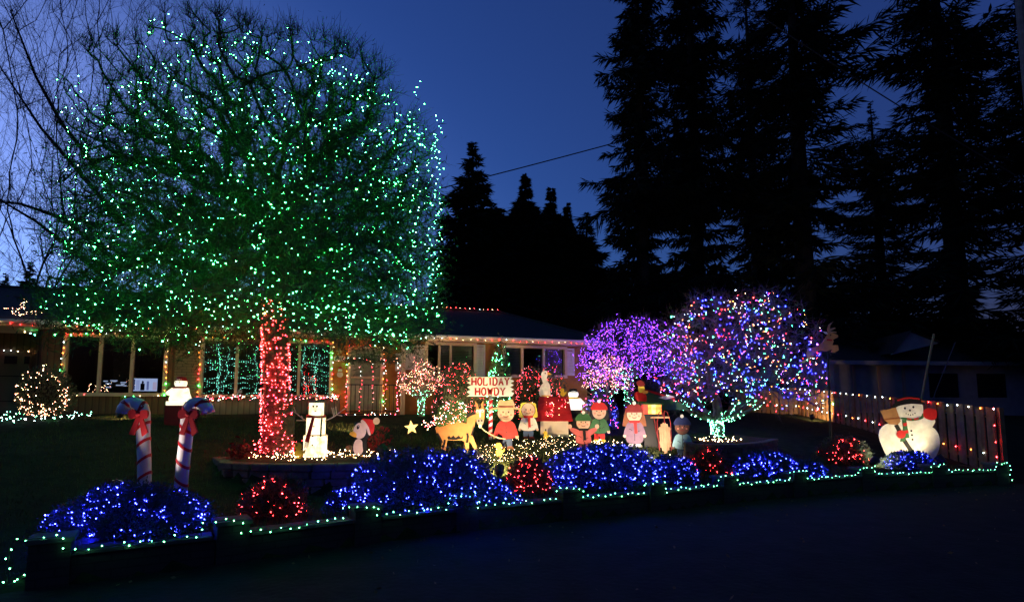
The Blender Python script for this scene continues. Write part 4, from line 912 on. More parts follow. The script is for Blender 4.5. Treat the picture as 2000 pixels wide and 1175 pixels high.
zg = Z(500, 776); garland([HP(a, -.16, zg+.02*math.sin(a*5)) for a in np.linspace(A(398, 776), A(664, 776), 30)], 'green garland with red and white lights along the sill behind the red trunk', 150, .035, ['pink', 'rose', 'warm', 'red', 'white'])
garland([HP(a, py-.05, zt_+.03-.05*abs(math.sin(a*4))) for a in np.linspace(ra0-.1, ra1_, 24)], 'dark green garland drooping from the porch railing', 0, .05, None, 700)
# mint bulbs added behind the big window to imitate lights reflected in it
mn = empty('reflection_bulbs', HP((W2[0]+W2[1])/2, .25, W2[2]), 'mint bulbs added in wavy rows behind the big window pane as reflected lights', 'string lights'); q = []
a0, a1, z0, z1 = W2
for k in range(15):
    ph = rnd.uniform(0, 6); am = rnd.uniform(.03, .10); zz = z0+.08+(z1-z0-.14)*(k+rnd.uniform(-.3, .3))/15; fq = rnd.uniform(2, 4)
    for a in np.arange(a0+.04, a1-.04, .06):
        if rnd.random() < .72: z = zz+am*math.sin(a*fq+ph)+.05*math.sin(a*7+k); q.append(HP(a, .18+.02*rnd.random(), min(max(z+rnd.gauss(0, .008), z0+.04), z1-.04)))
for k in range(9):
    a = rnd.uniform(a0+.1, a1-.1); z = z1-.05
    while z > z0+.1: a += rnd.gauss(0, .02); z -= .045; q.append(HP(min(max(a, a0+.04), a1-.04), .19, z))
bulbs(q, ['teal'], .0072, mn); wire(np.array([tuple(p) for p in q]), .0008, mn, maxgap=.12)
q = [HP(A(170+rnd.random()*45, 760, .6), .6, Z(190, 765, .6)+rnd.uniform(0, .22)) for _ in range(36)]
s = empty('light_string', q[0], 'small heap of warm lights inside the left picture window', 'string lights'); bulbs(q, ['warm', 'peach'], .008, s); wire(np.array([tuple(p) for p in q]), .002, s)
# warm lit wire shape above the left roof
ww = [pt(u, v, 13.6) for u, v in [(5, 604), (22, 603), (36, 606), (44, 600), (41, 594), (47, 588), (52, 592), (47, 600), (52, 607), (66, 609), (84, 608), (60, 611), (40, 612), (26, 610), (30, 618)]]
rt = empty('lit_star', ww[0], 'long pointed star shape outlined in warm lights above the left roof', 'light decoration'); s = B(); s.tube(ww, .012, 5); s.tube([pt(46, 612, 13.6), pt(46, 626, 13.62)], .015, 5); s.build('frame', mat_iron, rt)
bulbs([tuple(p) for p in resample(ww, .045, .025)], ['peach', 'warm'], .0095, rt)
# net lights on the lawn, far left and round the cutouts
def lawn_lights(poly_uv, n, label, col, r, zoff=.05):
    q = []; us = [p[0] for p in poly_uv]; vs = [p[1] for p in poly_uv]
    def inside(x, y):
        c = False; j = len(poly_uv)-1
        for i in range(len(poly_uv)):
            (xi, yi), (xj, yj) = poly_uv[i], poly_uv[j]
            if (yi > y) != (yj > y) and x < (xj-xi)*(y-yi)/(yj-yi)+xi: c = not c
            j = i
        return c
    while len(q) < n:
        u, v = rnd.uniform(min(us), max(us)), rnd.uniform(min(vs), max(vs))
        if inside(u, v):
            p = G(u, v); p.z += zoff*rnd.uniform(.4, 1.5); q.append(tuple(p))
    s = empty('light_string', q[0], label, 'string lights'); bulbs(q, col, r, s); q = np.array(q); wire(q[np.argsort(np.round(q[:, 1]/.25)*30+q[:, 0])], .003, s, maxgap=1.2); return s
lawn_lights([(0, 806), (110, 806), (190, 808), (170, 816), (60, 826), (0, 828)], 75, 'pale mint net lights spread on the lawn at the far left', ['mint', 'white'], .011)
lawn_lights([(940, 872), (985, 858), (1040, 858), (1120, 850), (1140, 852), (1120, 880), (1070, 893), (1000, 908), (930, 910), (920, 890)], 270, 'warm white lights scattered over the grass among the cutouts', ['warm'], .0082, .04)
lawn_lights([(480, 890), (600, 886), (780, 880), (745, 893), (620, 903), (484, 902)], 170, 'warm white lights heaped along the rim of the left stone bed', ['warm'], .0095, .05)
lawn_lights([(1150, 868), (1225, 875), (1180, 885), (1150, 880)], 50, 'warm white lights behind the wide blue bush', ['warm'], .011, .12)
lawn_lights([(1356, 858), (1400, 856), (1452, 860), (1452, 864), (1370, 865)], 34, 'warm white lights around the foot of the multicoloured tree', ['warm'], .014, .05)
lawn_lights([(1300, 893), (1340, 897), (1345, 902), (1310, 903)], 22, 'warm white lights at the feet of the blue jacketed cutout', ['warm'], .0115, .05)
# sea-green string that follows the top of the street wall and its piers
wp = []; p = PIER[0]; half = PIERW/2+.03
def W_(i, dx, z): q = PIER[i]; return Vector((q.x+dx, q.y-.06+.35*dx*.9, z))
wp += [Vector((p.x-half+.35*0-.1, p.y+.25, .04)), Vector((p.x-half-.02, p.y-.05, .05)), W_(0, -half, .05), W_(0, -half, .43)]
for i in range(len(PIER)):
    if i: wp += [W_(i, -half, .30)]
    wp += [W_(i, -half, .43), W_(i, half, .43)]
    if i < len(PIER)-1: wp += [W_(i, half, .30)]+[W_(i, half, .30).lerp(W_(i+1, -half, .30), t)+Vector((0, 0, rnd.uniform(-.012, .012))) for t in (.25, .5, .75)]
wp += [W_(10, half, .43), W_(10, half, .02)]
light_string('sea green light string tracing the stepped top of the street wall', wp, .098, ['wallgreen'], .0092, jit=.013)

# ------------------------------------------------------------------ cut-out figures, sign, kennel
def paint(name, col): return M('paint_'+name, col, .55, .16, 7, .15)
PT = {k: paint(k, c) for k, c in {'tan': (.56, .27, .09), 'hat_tan': (.60, .45, .26), 'skin': (.72, .48, .34), 'dark_skin': (.16, .075, .05), 'red': (.55, .02, .02), 'green': (.04, .14, .05), 'pine': (.04, .13, .03), 'yellow': (.85, .62, .05),
      'hair': (.85, .68, .08), 'brown': (.26, .085, .03), 'purple': (.22, .13, .20), 'blue': (.05, .10, .22), 'light_blue': (.28, .50, .55), 'coat_pink': (.60, .14, .13), 'white': (.78, .74, .68), 'black': (.012, .012, .012), 'navy': (.02, .03, .10),
      'orange': (.80, .40, .06), 'straw': (.45, .22, .08), 'snow': (.86, .84, .74), 'grey': (.25, .22, .2), 'wood': (.45, .27, .15), 'darkred': (.22, .02, .02), 'cheek': (.75, .25, .18), 'pinkish': (.70, .52, .48)}.items()}
def cutout(name, label, cat, ub, vb, layers, group=None, d=None, conv=None, stake=True, kind_parts=True, rz=None, base_z=None):
    """painted board shapes (photo pixels round a foot point) stacked 6 mm apart, standing on a stake"""
    p = G(ub, vb) if d is None else PD(ub, d)
    if base_z is not None: p.z = base_z
    dd = p.y; k = dd/F; vv = vb if d is None else HOR-(p.z-CAM.z)*F/dd+(V0-HOR)*0
    if d is not None: vv = None
    rz_ = 0 if rz is None else rz
    fr = Matrix.Translation(p) @ Matrix.Rotation(rz_, 4, 'Z'); root = empty(name, p, label, cat, group)
    for L_ in layers:
        nm, mt, pts_, lv = L_[:4]; o_ = L_[4] if len(L_) > 4 else {}
        if conv and not o_.get('raw'): pts_ = [conv(q) for q in pts_]
        q = [((u-ub)*k, (vb-v)*k) for u, v in pts_]
        if o_.get('line'): q = strip(crom(q, 3, False), o_['line']*k)
        elif o_.get('smooth', True): q = crom(q, 4)
        s = B(); y1 = .018 if lv == 0 else -.0005-.004*(lv-1); y0 = -.004*lv-.0003*o_.get('e', 0); s.poly(q, y0, y1 if lv else .018, fr); ob = s.build(nm, PT[mt] if isinstance(mt, str) else mt, root)
        if o_.get('label'): ob['label'] = o_['label']
    if stake: s = B(); s.tube([fr @ Vector((0, .03, .25)), fr @ Vector((0, .03, -.15))], .012, 6); s.build('stake', mat_iron, root)
    root['frm'] = 0; del root['frm']; return root, fr, k
def kid(ub, vb, h, label, skin, top, legs, shoes, hat, hair, scarf=None, hatstyle='knit', arms='down', wide=1., slv=None, longcoat=False):
    """plain painted child, original design: coat, trousers, round head, knitted hat"""
    X = lambda x: ub+x*h*wide; Y = lambda y: vb-y*h; P_ = lambda *a: [(X(x), Y(y)) for x, y in a]; Ls = []
    body_t, body_b = .56, (.12 if longcoat else .24)
    Ls.append(('legs', legs, P_((-.13, body_b+.05), (.13, body_b+.05), (.12, .05), (.03, .05), (0, .16), (-.03, .05), (-.12, .05)), 0, {'smooth': False}))
    Ls.append(('shoe', shoes, P_((-.16, 0), (-.03, 0), (-.03, .06), (-.12, .07)), 1)); Ls.append(('shoe', shoes, P_((.16, 0), (.03, 0), (.03, .06), (.12, .07)), 1))
    if arms == 'up':
        for sx in (-1, 1): Ls.append(('sleeve', top, P_((.10*sx, .53), (.14*sx, .40), (.31*sx, .52), (.33*sx, .58), (.27*sx, .60)), 1)); Ls.append(('mitten', skin, [(X(.33*sx)+a-ub*0, Y(.63)+b_) for a, b_ in ell(0, 0, h*.05, h*.055)], 2))
    else:
        for sx in (-1, 1): Ls.append(('sleeve', slv or top, P_((.10*sx, .54), (.17*sx, .50), (.24*sx, .30), (.20*sx, .27), (.13*sx, .34)), 2)); Ls.append(('mitten', skin, ell(X(.22*sx), Y(.25), h*.035, h*.04), 1))
    Ls.append(('coat', top, P_((-.09, body_t), (.09, body_t), (.15, .48), (.17, body_b), (-.17, body_b), (-.15, .48)), 1, {'e': 1}))
    for q in (.34, .43): Ls.append(('button', 'black', ell(X(0.02), Y(q), h*.012, n=8), 3))
    if hair: Ls.append(('hair', hair[0], P_(*hair[1]), 0, {'e': 2}))
    Ls.append(('outline', 'black', ell(X(0), Y(.72), h*.165*wide+h*.011, h*.186, 24), 1, {'smooth': False, 'e': 3})); Ls.append(('outline', 'black', P_((-.10, body_t+.01), (.10, body_t+.01), (.162, .48), (.182, body_b-.01), (-.182, body_b-.01), (-.162, .48)), 0, {'e': 1}))
    for a_, b_ in (((-.12, .40), (-.05, .36)), ((.12, .36), (.06, .33)), ((0, .54), (0, body_b+.02))): Ls.append(('seam_line', 'black', P_(a_, ((a_[0]+b_[0])/2, (a_[1]+b_[1])/2+.01), b_), 2, {'line': h*.009, 'e': 4}))
    Ls.append(('head', skin, ell(X(0), Y(.72), h*.165*wide, h*.175, 24), 2, {'smooth': False}))
    for sx in (-1, 1):
        Ls.append(('eye', 'black', ell(X(.055*sx), Y(.735), h*.013, h*.019, 10), 3, {'smooth': False})); Ls.append(('cheek', 'cheek', ell(X(.10*sx), Y(.68), h*.022, h*.018, 10), 3, {'smooth': False}))
    Ls.append(('nose', 'cheek', ell(X(0), Y(.705), h*.014, n=8), 3)); Ls.append(('mouth', 'darkred', P_((-.05, .655), (0, .635), (.05, .655)), 3, {'line': h*.014}))
    if hatstyle == 'wide':
        Ls.append(('hat_brim', hat, P_((-.34, .77), (-.2, .83), (.2, .83), (.34, .77), (.2, .79), (0, .80), (-.2, .79)), 4)); Ls.append(('hat', hat, P_((-.15, .80), (-.13, .97), (0, .955), (.13, .98), (.15, .80)), 3, {'e': 1})); Ls.append(('hat_band', 'darkred', P_((-.15, .83), (.15, .83), (.15, .855), (-.15, .855)), 5, {'smooth': False}))
    elif hat:
        Ls.append(('hat', hat, P_((-.175, .77), (-.17, .86), (-.09, .94), (.09, .94), (.17, .86), (.175, .77)), 3)); Ls.append(('hat_cuff', hat, P_((-.19, .76), (.19, .76), (.19, .81), (-.19, .81)), 4, {'smooth': False})); Ls.append(('pompom', 'snow', ell(X(0), Y(.965), h*.04, n=12), 4))
    if scarf:
        Ls.append(('scarf', scarf, P_((-.11, .53), (.11, .53), (.12, .585), (-.12, .585)), 4, {'smooth': False})); Ls.append(('scarf_end', scarf, P_((-.02, .53), (.05, .53), (.06, .30), (0, .30)), 4, {'smooth': False, 'e': 1}))
    return cutout('painted_cutout', label, 'cutout figure', ub, vb, Ls, 'painted wooden figures on the lawn')
SH = ((-.2, .80), (-.15, .90), (.15, .90), (.2, .80), (.23, .58), (.17, .54), (-.17, .54), (-.23, .58))
LG = ((-.19, .82), (-.12, .92), (.12, .92), (.19, .82), (.26, .50), (.20, .46), (-.20, .46), (-.26, .50))
kid(988, 878, 98, 'painted child figure in a wide tan hat and red sweater leading the donkey', 'skin', 'red', 'blue', 'brown', 'hat_tan', None, None, 'wide')
kid(1032, 858, 78, 'painted child figure with yellow hair, pale coat and red scarf beside the kennel', 'skin', 'white', 'blue', 'darkred', None, ('hair', SH), 'red')
kid(1140, 884, 80, 'painted child figure in a green cap and pink coat with both arms raised', 'skin', 'coat_pink', 'coat_pink', 'black', 'green', None, 'black', arms='up')
kid(1171, 864, 82, 'painted child figure in a red cap, green jacket and red trousers', 'skin', 'green', 'red', 'yellow', 'red', ('black', SH), None)
kid(1240, 873, 88, 'painted child figure with long brown hair, purple coat and dark red scarf', 'skin', 'purple', 'white', 'white', 'darkred', ('brown', LG), 'red', longcoat=True)
kid(1334, 895, 84, 'painted child figure in a blue cap, light blue jacket and jeans', 'dark_skin', 'light_blue', 'blue', 'yellow', 'navy', None, None)
def chick(ub, vb, h, label, d=None, base_z=None):
    e_ = lambda x, y, a, b_: ell(ub+x*h, vb-y*h, a*h, b_*h, 16)
    return cutout('chick_cutout', label, 'cutout figure', ub, vb, [('body', 'yellow', e_(0, .30, .22, .24), 0, {'smooth': False}), ('head', 'yellow', e_(-.04, .68, .20, .20), 1, {'smooth': False}), ('wing', 'hair', e_(.10, .34, .13, .09), 2, {'smooth': False}),
        ('tail', 'yellow', [(ub+.15*h, vb-.40*h), (ub+.36*h, vb-.55*h), (ub+.30*h, vb-.30*h)], 1, {'smooth': False}), ('beak', 'orange', [(ub-.22*h, vb-.72*h), (ub-.36*h, vb-.66*h), (ub-.22*h, vb-.60*h)], 2, {'smooth': False}),
        ('eye', 'black', e_(-.10, .73, .028, .035), 2, {'smooth': False}), ('foot', 'orange', e_(-.12, .03, .10, .035), 1, {'smooth': False}), ('foot', 'orange', e_(.12, .03, .10, .035), 1, {'smooth': False})], 'small painted yellow birds', d=d, base_z=base_z, stake=d is None)
chick(975, 893, 31, 'small yellow bird cutout standing on the lit grass below the tan hatted figure')
chick(1066, 859, 20, 'small yellow bird cutout in front of the kennel wall')
chick(1826, 900, 24, 'small yellow bird cutout at the right foot of the big painted snowman')
chick(583, 898, 38, 'yellow bird cutout between the red lit trunk and the barrel snowman')

# donkey with a lit tree on its back
Z8 = lambda q: (820+q[0]/4.897, 700+q[1]/4.897)
don, dfr, dk_ = cutout('donkey_cutout', 'painted tan donkey cutout carrying a green tree, in black boots', 'cutout figure', 905, 893, [
    ('far_leg', 'tan', [(470, 740), (505, 745), (548, 862), (522, 876), (488, 815), (455, 790)], 1, {'smooth': False}),
    ('body', 'tan', [(145, 668), (165, 655), (215, 642), (240, 632), (265, 640), (292, 605), (328, 636), (360, 596), (400, 618), (445, 632), (452, 570), (480, 545), (520, 532), (534, 560), (530, 600), (510, 690), (492, 740), (470, 800), (466, 900), (440, 908), (424, 800), (400, 788), (262, 788), (248, 888), (232, 893), (206, 868), (212, 815), (165, 735)], 0, {'smooth': False}),
    ('mane', 'black', [(440, 545), (450, 525), (460, 540), (470, 520), (482, 536), (494, 514), (504, 530), (518, 512), (528, 540), (500, 552), (470, 566), (448, 582)], 2, {'smooth': False}),
    ('head', 'tan', [(540, 470), (560, 462), (590, 462), (608, 480), (614, 540), (610, 600), (596, 640), (575, 652), (552, 640), (536, 600), (530, 540)], 2),
    ('ear', 'tan', [(523, 412), (553, 455), (560, 480), (538, 485), (528, 460)], 3, {'smooth': False}), ('ear', 'tan', [(602, 412), (602, 470), (588, 485), (575, 455)], 3, {'smooth': False}),
    ('forelock', 'black', [(552, 448), (566, 470), (578, 446), (586, 476), (574, 490), (558, 488)], 4, {'smooth': False}),
    ('blaze', 'white', [(566, 500), (578, 500), (580, 560), (572, 575), (564, 560)], 3), ('muzzle', 'grey', ell(573, 612, 34, 28), 3, {'smooth': False}), ('snout', 'white', ell(574, 656, 17, 17), 4, {'smooth': False}),
    ('eye', 'white', ell(548, 515, 15, 17), 3, {'smooth': False}), ('eye', 'white', ell(595, 510, 15, 17), 3, {'smooth': False}), ('pupil', 'black', ell(551, 519, 6, 7), 4, {'smooth': False}), ('pupil', 'black', ell(592, 515, 6, 7), 4, {'smooth': False}),
    ('nostril', 'black', ell(560, 604, 9, 8), 4, {'smooth': False}), ('nostril', 'black', ell(588, 602, 9, 8), 4, {'smooth': False}),
    ('belly_hair', 'black', [(262, 760), (280, 742), (296, 762), (320, 740), (340, 764), (372, 742), (392, 764), (412, 744), (408, 772), (340, 782), (270, 780)], 1, {'smooth': False}),
    ('chest_hair', 'black', [(508, 640), (515, 690), (500, 735), (482, 742), (498, 700)], 1, {'smooth': False}),
    ('leg_stroke', 'black', [(450, 720), (458, 760), (448, 810)], 1, {'line': 4}), ('leg_stroke', 'black', [(240, 780), (232, 830), (212, 850)], 1, {'line': 4}), ('leg_stroke', 'black', [(165, 720), (195, 770), (215, 810)], 1, {'line': 4}),
    ('boot', 'black', [(440, 905), (470, 898), (478, 930), (508, 955), (500, 970), (460, 972), (438, 950)], 2), ('boot', 'black', [(520, 878), (552, 866), (562, 900), (600, 930), (600, 942), (560, 948), (536, 930)], 2),
    ('sole', 'white', [(440, 968), (475, 976), (504, 970)], 3, {'line': 6}), ('sole', 'white', [(545, 946), (575, 950), (604, 942)], 3, {'line': 6})], conv=Z8)
tr_, tfr, tk = cutout('tree_cutout', 'green jagged plywood tree lying on the donkey back with coloured lights', 'cutout', 880, 893, [
    ('tree_board', 'pine', [(150, 640), (125, 560), (170, 540), (160, 490), (215, 450), (245, 480), (285, 425), (320, 455), (350, 410), (400, 412), (425, 450), (440, 520), (440, 610), (360, 596), (328, 636), (292, 605), (240, 650), (180, 665)], 0, {'smooth': False})], conv=Z8, stake=False)
for o_ in (tr_,): o_.location = o_.location+Vector((0, .035, 0))
q = []
while len(q) < 105:
    u, v = rnd.uniform(120, 440), rnd.uniform(420, 650)
    if v > 650-(u-120)*.12 or v < 560-(u-110)*.85 or v < 415: continue
    uu, v2 = Z8((u, v)); q.append(tuple(tfr @ Vector(((uu-880)*tk, .0+rnd.uniform(-.03, 0), (893-v2)*tk))))
tl = []
for i in range(26): u, v = 20+i*5+rnd.uniform(-8, 8), 660-abs(i-10)*4+rnd.uniform(-30, 30); uu, v2 = Z8((u, v)); tl.append(tuple(tfr @ Vector(((uu-880)*tk, .03, (893-v2)*tk))))
s = empty('light_string', q[0], 'coloured light string over the green tree on the donkey with its tail trailing left', 'string lights'); bulbs(q+tl, ['warm', 'red', 'peach', 'white', 'pink'], .008, s); wire(np.array(q+tl), .002, s, maxgap=.3)
pr = [dfr @ Vector(((Z8(p)[0]-905)*dk_, -.03, (893-Z8(p)[1])*dk_)) for p in [(580, 665), (620, 700), (680, 735), (750, 765), (815, 772)]]
s = B(); s.tube(pr, .012, 6); tag(s.build('rope', M('rope_tan', (.5, .36, .22), .9, .2)), 'tan lead rope from the donkey muzzle to the hatted figure', 'rope')

# sign
SG = G(958, 858); sg = empty('welcome_sign', SG, 'white jagged board reading HOLIDAY HOWDY on a red and white striped post', 'sign'); sk = SG.y/F; sfr = Matrix.Translation(SG)
sx = lambda u: (u-958)*sk; sz = lambda v: (858-v)*sk
edge_r = [(1001, 737), (996, 741), (1004, 745), (997, 749), (1003, 753), (996, 757), (1003, 761), (998, 765), (1004, 769), (999, 775)]
edge_l = [(911, 775), (918, 771), (911, 766), (919, 762), (912, 757), (920, 753), (911, 748), (919, 745), (913, 741), (917, 737)]
s = B(); s.poly([(sx(u), sz(v)) for u, v in edge_r+edge_l], -.01, .02, sfr); s.build('board', M('sign_cream', (.85, .80, .64), .55, .08, 3, .05), sg)
mr = M('sign_red', (.42, .015, .012), .55, 0)
word('HOLIDAY', sx(957.5), sz(753), 14*sk, 72*sk, sfr, -.016, mr, sg, .34, .22); word('HOWDY', sx(957), sz(772.5), 14*sk, 57*sk, sfr, -.016, mr, sg, .34, .22)
s = B(); hpole = sz(775)
s.lathe([(.042, -.15), (.042, hpole)], SG, 14); po = s.build('post', M('candy_white', (.75, .7, .66), .35, .05, 5, 0), sg, smooth=True)
def helix(c0, c1, r, turns, wd, mt, parent, n=14, name='stripe', th=.004):
    ax = (c1-c0); L_ = ax.length; t = ax.normalized(); x = t.orthogonal().normalized(); y = t.cross(x); V = []; Fq = []; m = int(turns*n)
    for i in range(m+1):
        a = 2*math.pi*i/n; c = c0+ax*(i/m)
        for dz in (-wd/2, wd/2):
            for q in (-.002, th): V.append(tuple(c+t*dz+(x*math.cos(a)+y*math.sin(a))*(r+q)))
    for i in range(m): a = i*4; b_ = a+4; Fq += [(a+1, a+3, b_+3, b_+1), (a, a+1, b_+1, b_), (a+3, a+2, b_+2, b_+3)]
    s = B(); s.add(V, Fq); return s.build(name, mt, parent, smooth=False)
mat_cred = M('candy_red', (.45, .012, .015), .35, .05, 5, 0)
helix(SG+Vector((0, 0, .02)), SG+Vector((0, 0, hpole)), .042, 6.5, .075, mat_cred, sg)

# red roofed kennel with an animal board on its ridge
KB = G(1083, 853); kk = KB.y/F; kn = empty('kennel', KB, 'white wooden kennel with a red plank roof', 'kennel'); kw = 27*kk; kh = 30*kk; kd = .42
kf = Matrix.Translation(KB) @ Matrix.Rotation(R(-3), 4, 'Z'); s = B(); s.mm(-kw, kw, 0, kd*2, -.05, kh, 0, kf); s.build('body', M('kennel_cream', (.72, .62, .46), .6, .08, 4, .05), kn)
rt0, rb0 = 76*kk, 30*kk; s = B(); s.poly([(-.0, 0), (.0, 0)], 0, 1, kf) if 0 else None
for sd in (1, -1):
    for i in range(3):
        f0, f1 = i/3, (i+1)/3; g = .004
        def RP(x, f, off): yy = kd-(kd+.08)*(1-f)*sd; zz = rb0+(rt0-rb0)*f; return kf @ Vector((x, yy-off*.7*sd, zz+off*.7))
        wx = lambda f: (35-5.5*f)*kk
        s = B(); v = [RP(-wx(f0), f0+g, .0+.006*i), RP(wx(f0), f0+g, .0+.006*i), RP(wx(f1), f1-g, .006*i), RP(-wx(f1), f1-g, .006*i)]; v2 = [RP(-wx(f0), f0+g, .02+.006*i), RP(wx(f0), f0+g, .02+.006*i), RP(wx(f1), f1-g, .02+.006*i), RP(-wx(f1), f1-g, .02+.006*i)]
        s.add(v+v2, [(0, 1, 2, 3), (4, 5, 6, 7), (0, 1, 5, 4), (1, 2, 6, 5), (2, 3, 7, 6), (3, 0, 4, 7)]); s.build('roof_plank', PT['red'], kn)
s = B(); s.add([kf @ Vector(p) for p in [(-kw, .0, kh-.01), (-kw, kd*2, kh-.01), (-kw+.03, kd, rt0-.03), (kw, 0, kh-.01), (kw, kd*2, kh-.01), (kw-.03, kd, rt0-.03)]], [(0, 1, 2), (3, 5, 4), (0, 3, 4, 1)]); s.build('gable', MATS['kennel_cream'], kn)
q = [tuple(kf @ Vector((rnd.uniform(-.20, -.0)+(.3 if i % 4 == 0 else 0), -.06+.02*rnd.random()+.36*t_, rb0+(rt0-rb0)*t_+.04))) for i in range(46) for t_ in (rnd.uniform(.1, .95),)]
s = empty('light_string', q[0], 'pink light string trailing down the red kennel roof', 'string lights'); bulbs(q, ['pink', 'rose', 'warm'], .006, s); wire(np.array(q), .0015, s, maxgap=.3)
KR = kf @ Vector((0, kd, rt0)); kd2 = KR.y; kp = kd2/F
def onroof(name, label, cat, u0, layers, group=None):     # u,v relative to foot point (0,0), up is negative v
    p = kf @ Vector(((u0-1083)*kk, kd, rt0+.03)); fr = Matrix.Translation(p); root = empty(name, p, label, cat, group)
    for nm, mt, q, lv, *o_ in layers:
        q = [(a*kp, -b_*kp) for a, b_ in q]; q = q if (o_ and o_[0] == 'n') else crom(q, 4); s = B(); s.poly(q, -.004*lv-.001*(lv > 0), .018 if lv == 0 else -.0005-.004*(lv-1), fr); s.build(nm, PT[mt], root)
    return root
onroof('bird_cutout', 'white painted animal board sitting upright on the ridge of the red kennel', 'cutout figure', 1066, [
    ('body', 'white', [(-9, 0), (-12, -12), (-6, -24), (4, -28), (9, -22), (10, -8), (8, 0)], 0), ('neck', 'white', [(-2, -22), (-8, -38), (-6, -48), (2, -50), (6, -44), (3, -36), (6, -24)], 1), ('wing', 'snow', [(-9, -4), (-9, -16), (0, -20), (6, -12), (2, -4)], 2), ('beak', 'orange', [(4, -48), (14, -43), (4, -42)], 2, 'n'), ('eye', 'black', ell(0, -45, 1.2), 2, 'n'), ('foot', 'orange', [(-8, 0), (8, 0), (9, -2), (-7, -2)], 1, 'n')])
e_ = lambda x, y, a, b_: ell(x, -y, a, b_, 14)
onroof('chick_cutout', 'small yellow bird board perched at the right end of the kennel ridge', 'cutout figure', 1101, [('body', 'yellow', e_(0, 5, 4.5, 5), 0, 'n'), ('head', 'yellow', e_(-1, 12, 4, 4), 1, 'n'), ('tail', 'yellow', [(3, -7), (8, -11), (6, -4)], 1, 'n'), ('beak', 'orange', [(-5, -13), (-8, -12), (-5, -10)], 2, 'n'), ('eye', 'black', e_(-2, 13, .8, .8), 2, 'n')], 'small painted yellow birds')

# sled
SLD = G(1302, 887); sl = empty('sled', SLD, 'upright wooden sled with red runners beside the blue jacketed cutout', 'sled'); k = SLD.y/F
lf = Matrix.Translation(SLD) @ Matrix.Rotation(R(-7), 4, 'X'); cx = lambda u: (u-1302)*k; cz = lambda v: (887-v)*k
for i, (u0, u1, vt, vb) in enumerate(((1290.5, 1293.5, 835, 874), (1294, 1297.5, 829, 880), (1298, 1304, 826, 886), (1304.5, 1308, 829, 880), (1308.5, 1311.5, 835, 874))):
    s = B(); s.poly([(cx(u0), cz(vb)), (cx(u1), cz(vb+(1 if i < 2 else -1))), (cx(u1), cz(vt)), (cx(u0), cz(vt))], 0, .02, lf); s.build('slat', PT['wood'], sl)
for v in (840, 866): s = B(); s.poly([(cx(1289), cz(v)), (cx(1313), cz(v)), (cx(1313), cz(v-3)), (cx(1289), cz(v-3))], .021, .05, lf); s.build('crossbar', PT['wood'], sl)
s = B(); s.poly([(cx(1276), cz(818)), (cx(1312), cz(818)), (cx(1312), cz(814.5)), (cx(1278), cz(815)), (cx(1274), cz(816.5))], -.01, .02, lf); s.build('handlebar', PT['wood'], sl)
for sg_ in (-1, 1):
    c = 1301; s = B(); s.tube([lf @ Vector((cx(c+sg_*x), .04, cz(v))) for x, v in ((11, 880), (13, 850), (13, 825), (8, 806), (3, 803), (1, 812))], .012, 6); s.build('runner', PT['darkred'], sl)
s = B(); s.tube([lf @ Vector((cx(u), -.02, cz(v))) for u, v in ((1281, 816), (1284, 845), (1290, 872))], .008, 5); s.tube([lf @ Vector((cx(u), -.02, cz(v))) for u, v in ((1301, 806), (1301, 828))], .012, 5); s.build('cord', PT['darkred'], sl)

# barrel snowman: three lit drums
SN = G(615, 893); sn = empty('barrel_snowman', SN, 'tall glowing snowman of three stacked wire drums with a red scarf and twig arms', 'snowman'); k = SN.y/F
def gmat(name, col, st, c2):                         # lit translucent shell with noise speckles in a second colour
    m = bpy.data.materials.new(name); m.use_nodes = True; t = m.node_tree; n = t.nodes; p = n['Principled BSDF']; p.inputs['Base Color'].default_value = (*col, 1)
    nz = n.new('ShaderNodeTexNoise'); nz.inputs['Scale'].default_value = 9; nz.inputs['Detail'].default_value = 6; tc = n.new('ShaderNodeTexCoord'); t.links.new(tc.outputs['Object'], nz.inputs[0])
    rp = n.new('ShaderNodeValToRGB'); rp.color_ramp.elements[0].position = .32; rp.color_ramp.elements[1].position = .5; rp.color_ramp.elements[0].color = (*c2, 1); rp.color_ramp.elements[1].color = (*col, 1)
    t.links.new(nz.outputs['Fac'], rp.inputs[0]); t.links.new(rp.outputs[0], p.inputs['Emission Color']); p.inputs['Emission Strength'].default_value = st; return m
mat_drum = gmat('lit_white_mesh', (1, .86, .55), 1.7, (.7, .42, .14))
for nm, u0, u1, v0, v1 in (('base_drum', 593, 637, 850, 893), ('middle_drum', 597, 633, 816, 850), ('head_drum', 601, 629, 787, 814)):
    r_ = (u1-u0)/2*k; zb, zt2 = (893-v1)*k, (893-v0)*k; s = B(); s.lathe([(r_*.97, zb), (r_, zb+.02), (r_*.98, (zb+zt2)/2), (r_, zt2-.02), (r_*.96, zt2)], SN, 20); dr_ = s.build(nm, mat_drum, sn)
    s = B()
    for z in (zb+.005, zt2-.005): s.tube([SN+Vector((r_*1.01*math.cos(a), r_*1.01*math.sin(a), z)) for a in np.linspace(0, 6.283, 21)], .006, 4)
    s.build('rim', mat_trim, dr_)
zz = lambda v: (893-v)*k
s = B(); s.lathe([(14.5*k, zz(788)), (14.7*k, zz(785)), (11*k, zz(784))], SN, 18); s.build('hat_band', mat_iron, sn)
for dx, v in ((-1.5, 795), (5.5, 795)): s = B(); s.ball(SN+Vector((dx*k+.0, -14*k, zz(v))), .018, 8); s.build('eye', PT['black'], sn)
s = B(); s.tube([SN+Vector((1*k, -14.2*k, zz(804))), SN+Vector((5*k, -13.6*k, zz(803.5)))], .008, 5); s.build('mouth', PT['brown'], sn)
s = B(); s.ball(SN+Vector((-14.5*k, -2*k, zz(798))), .03, 10); s.build('earmuff', PT['red'], sn)
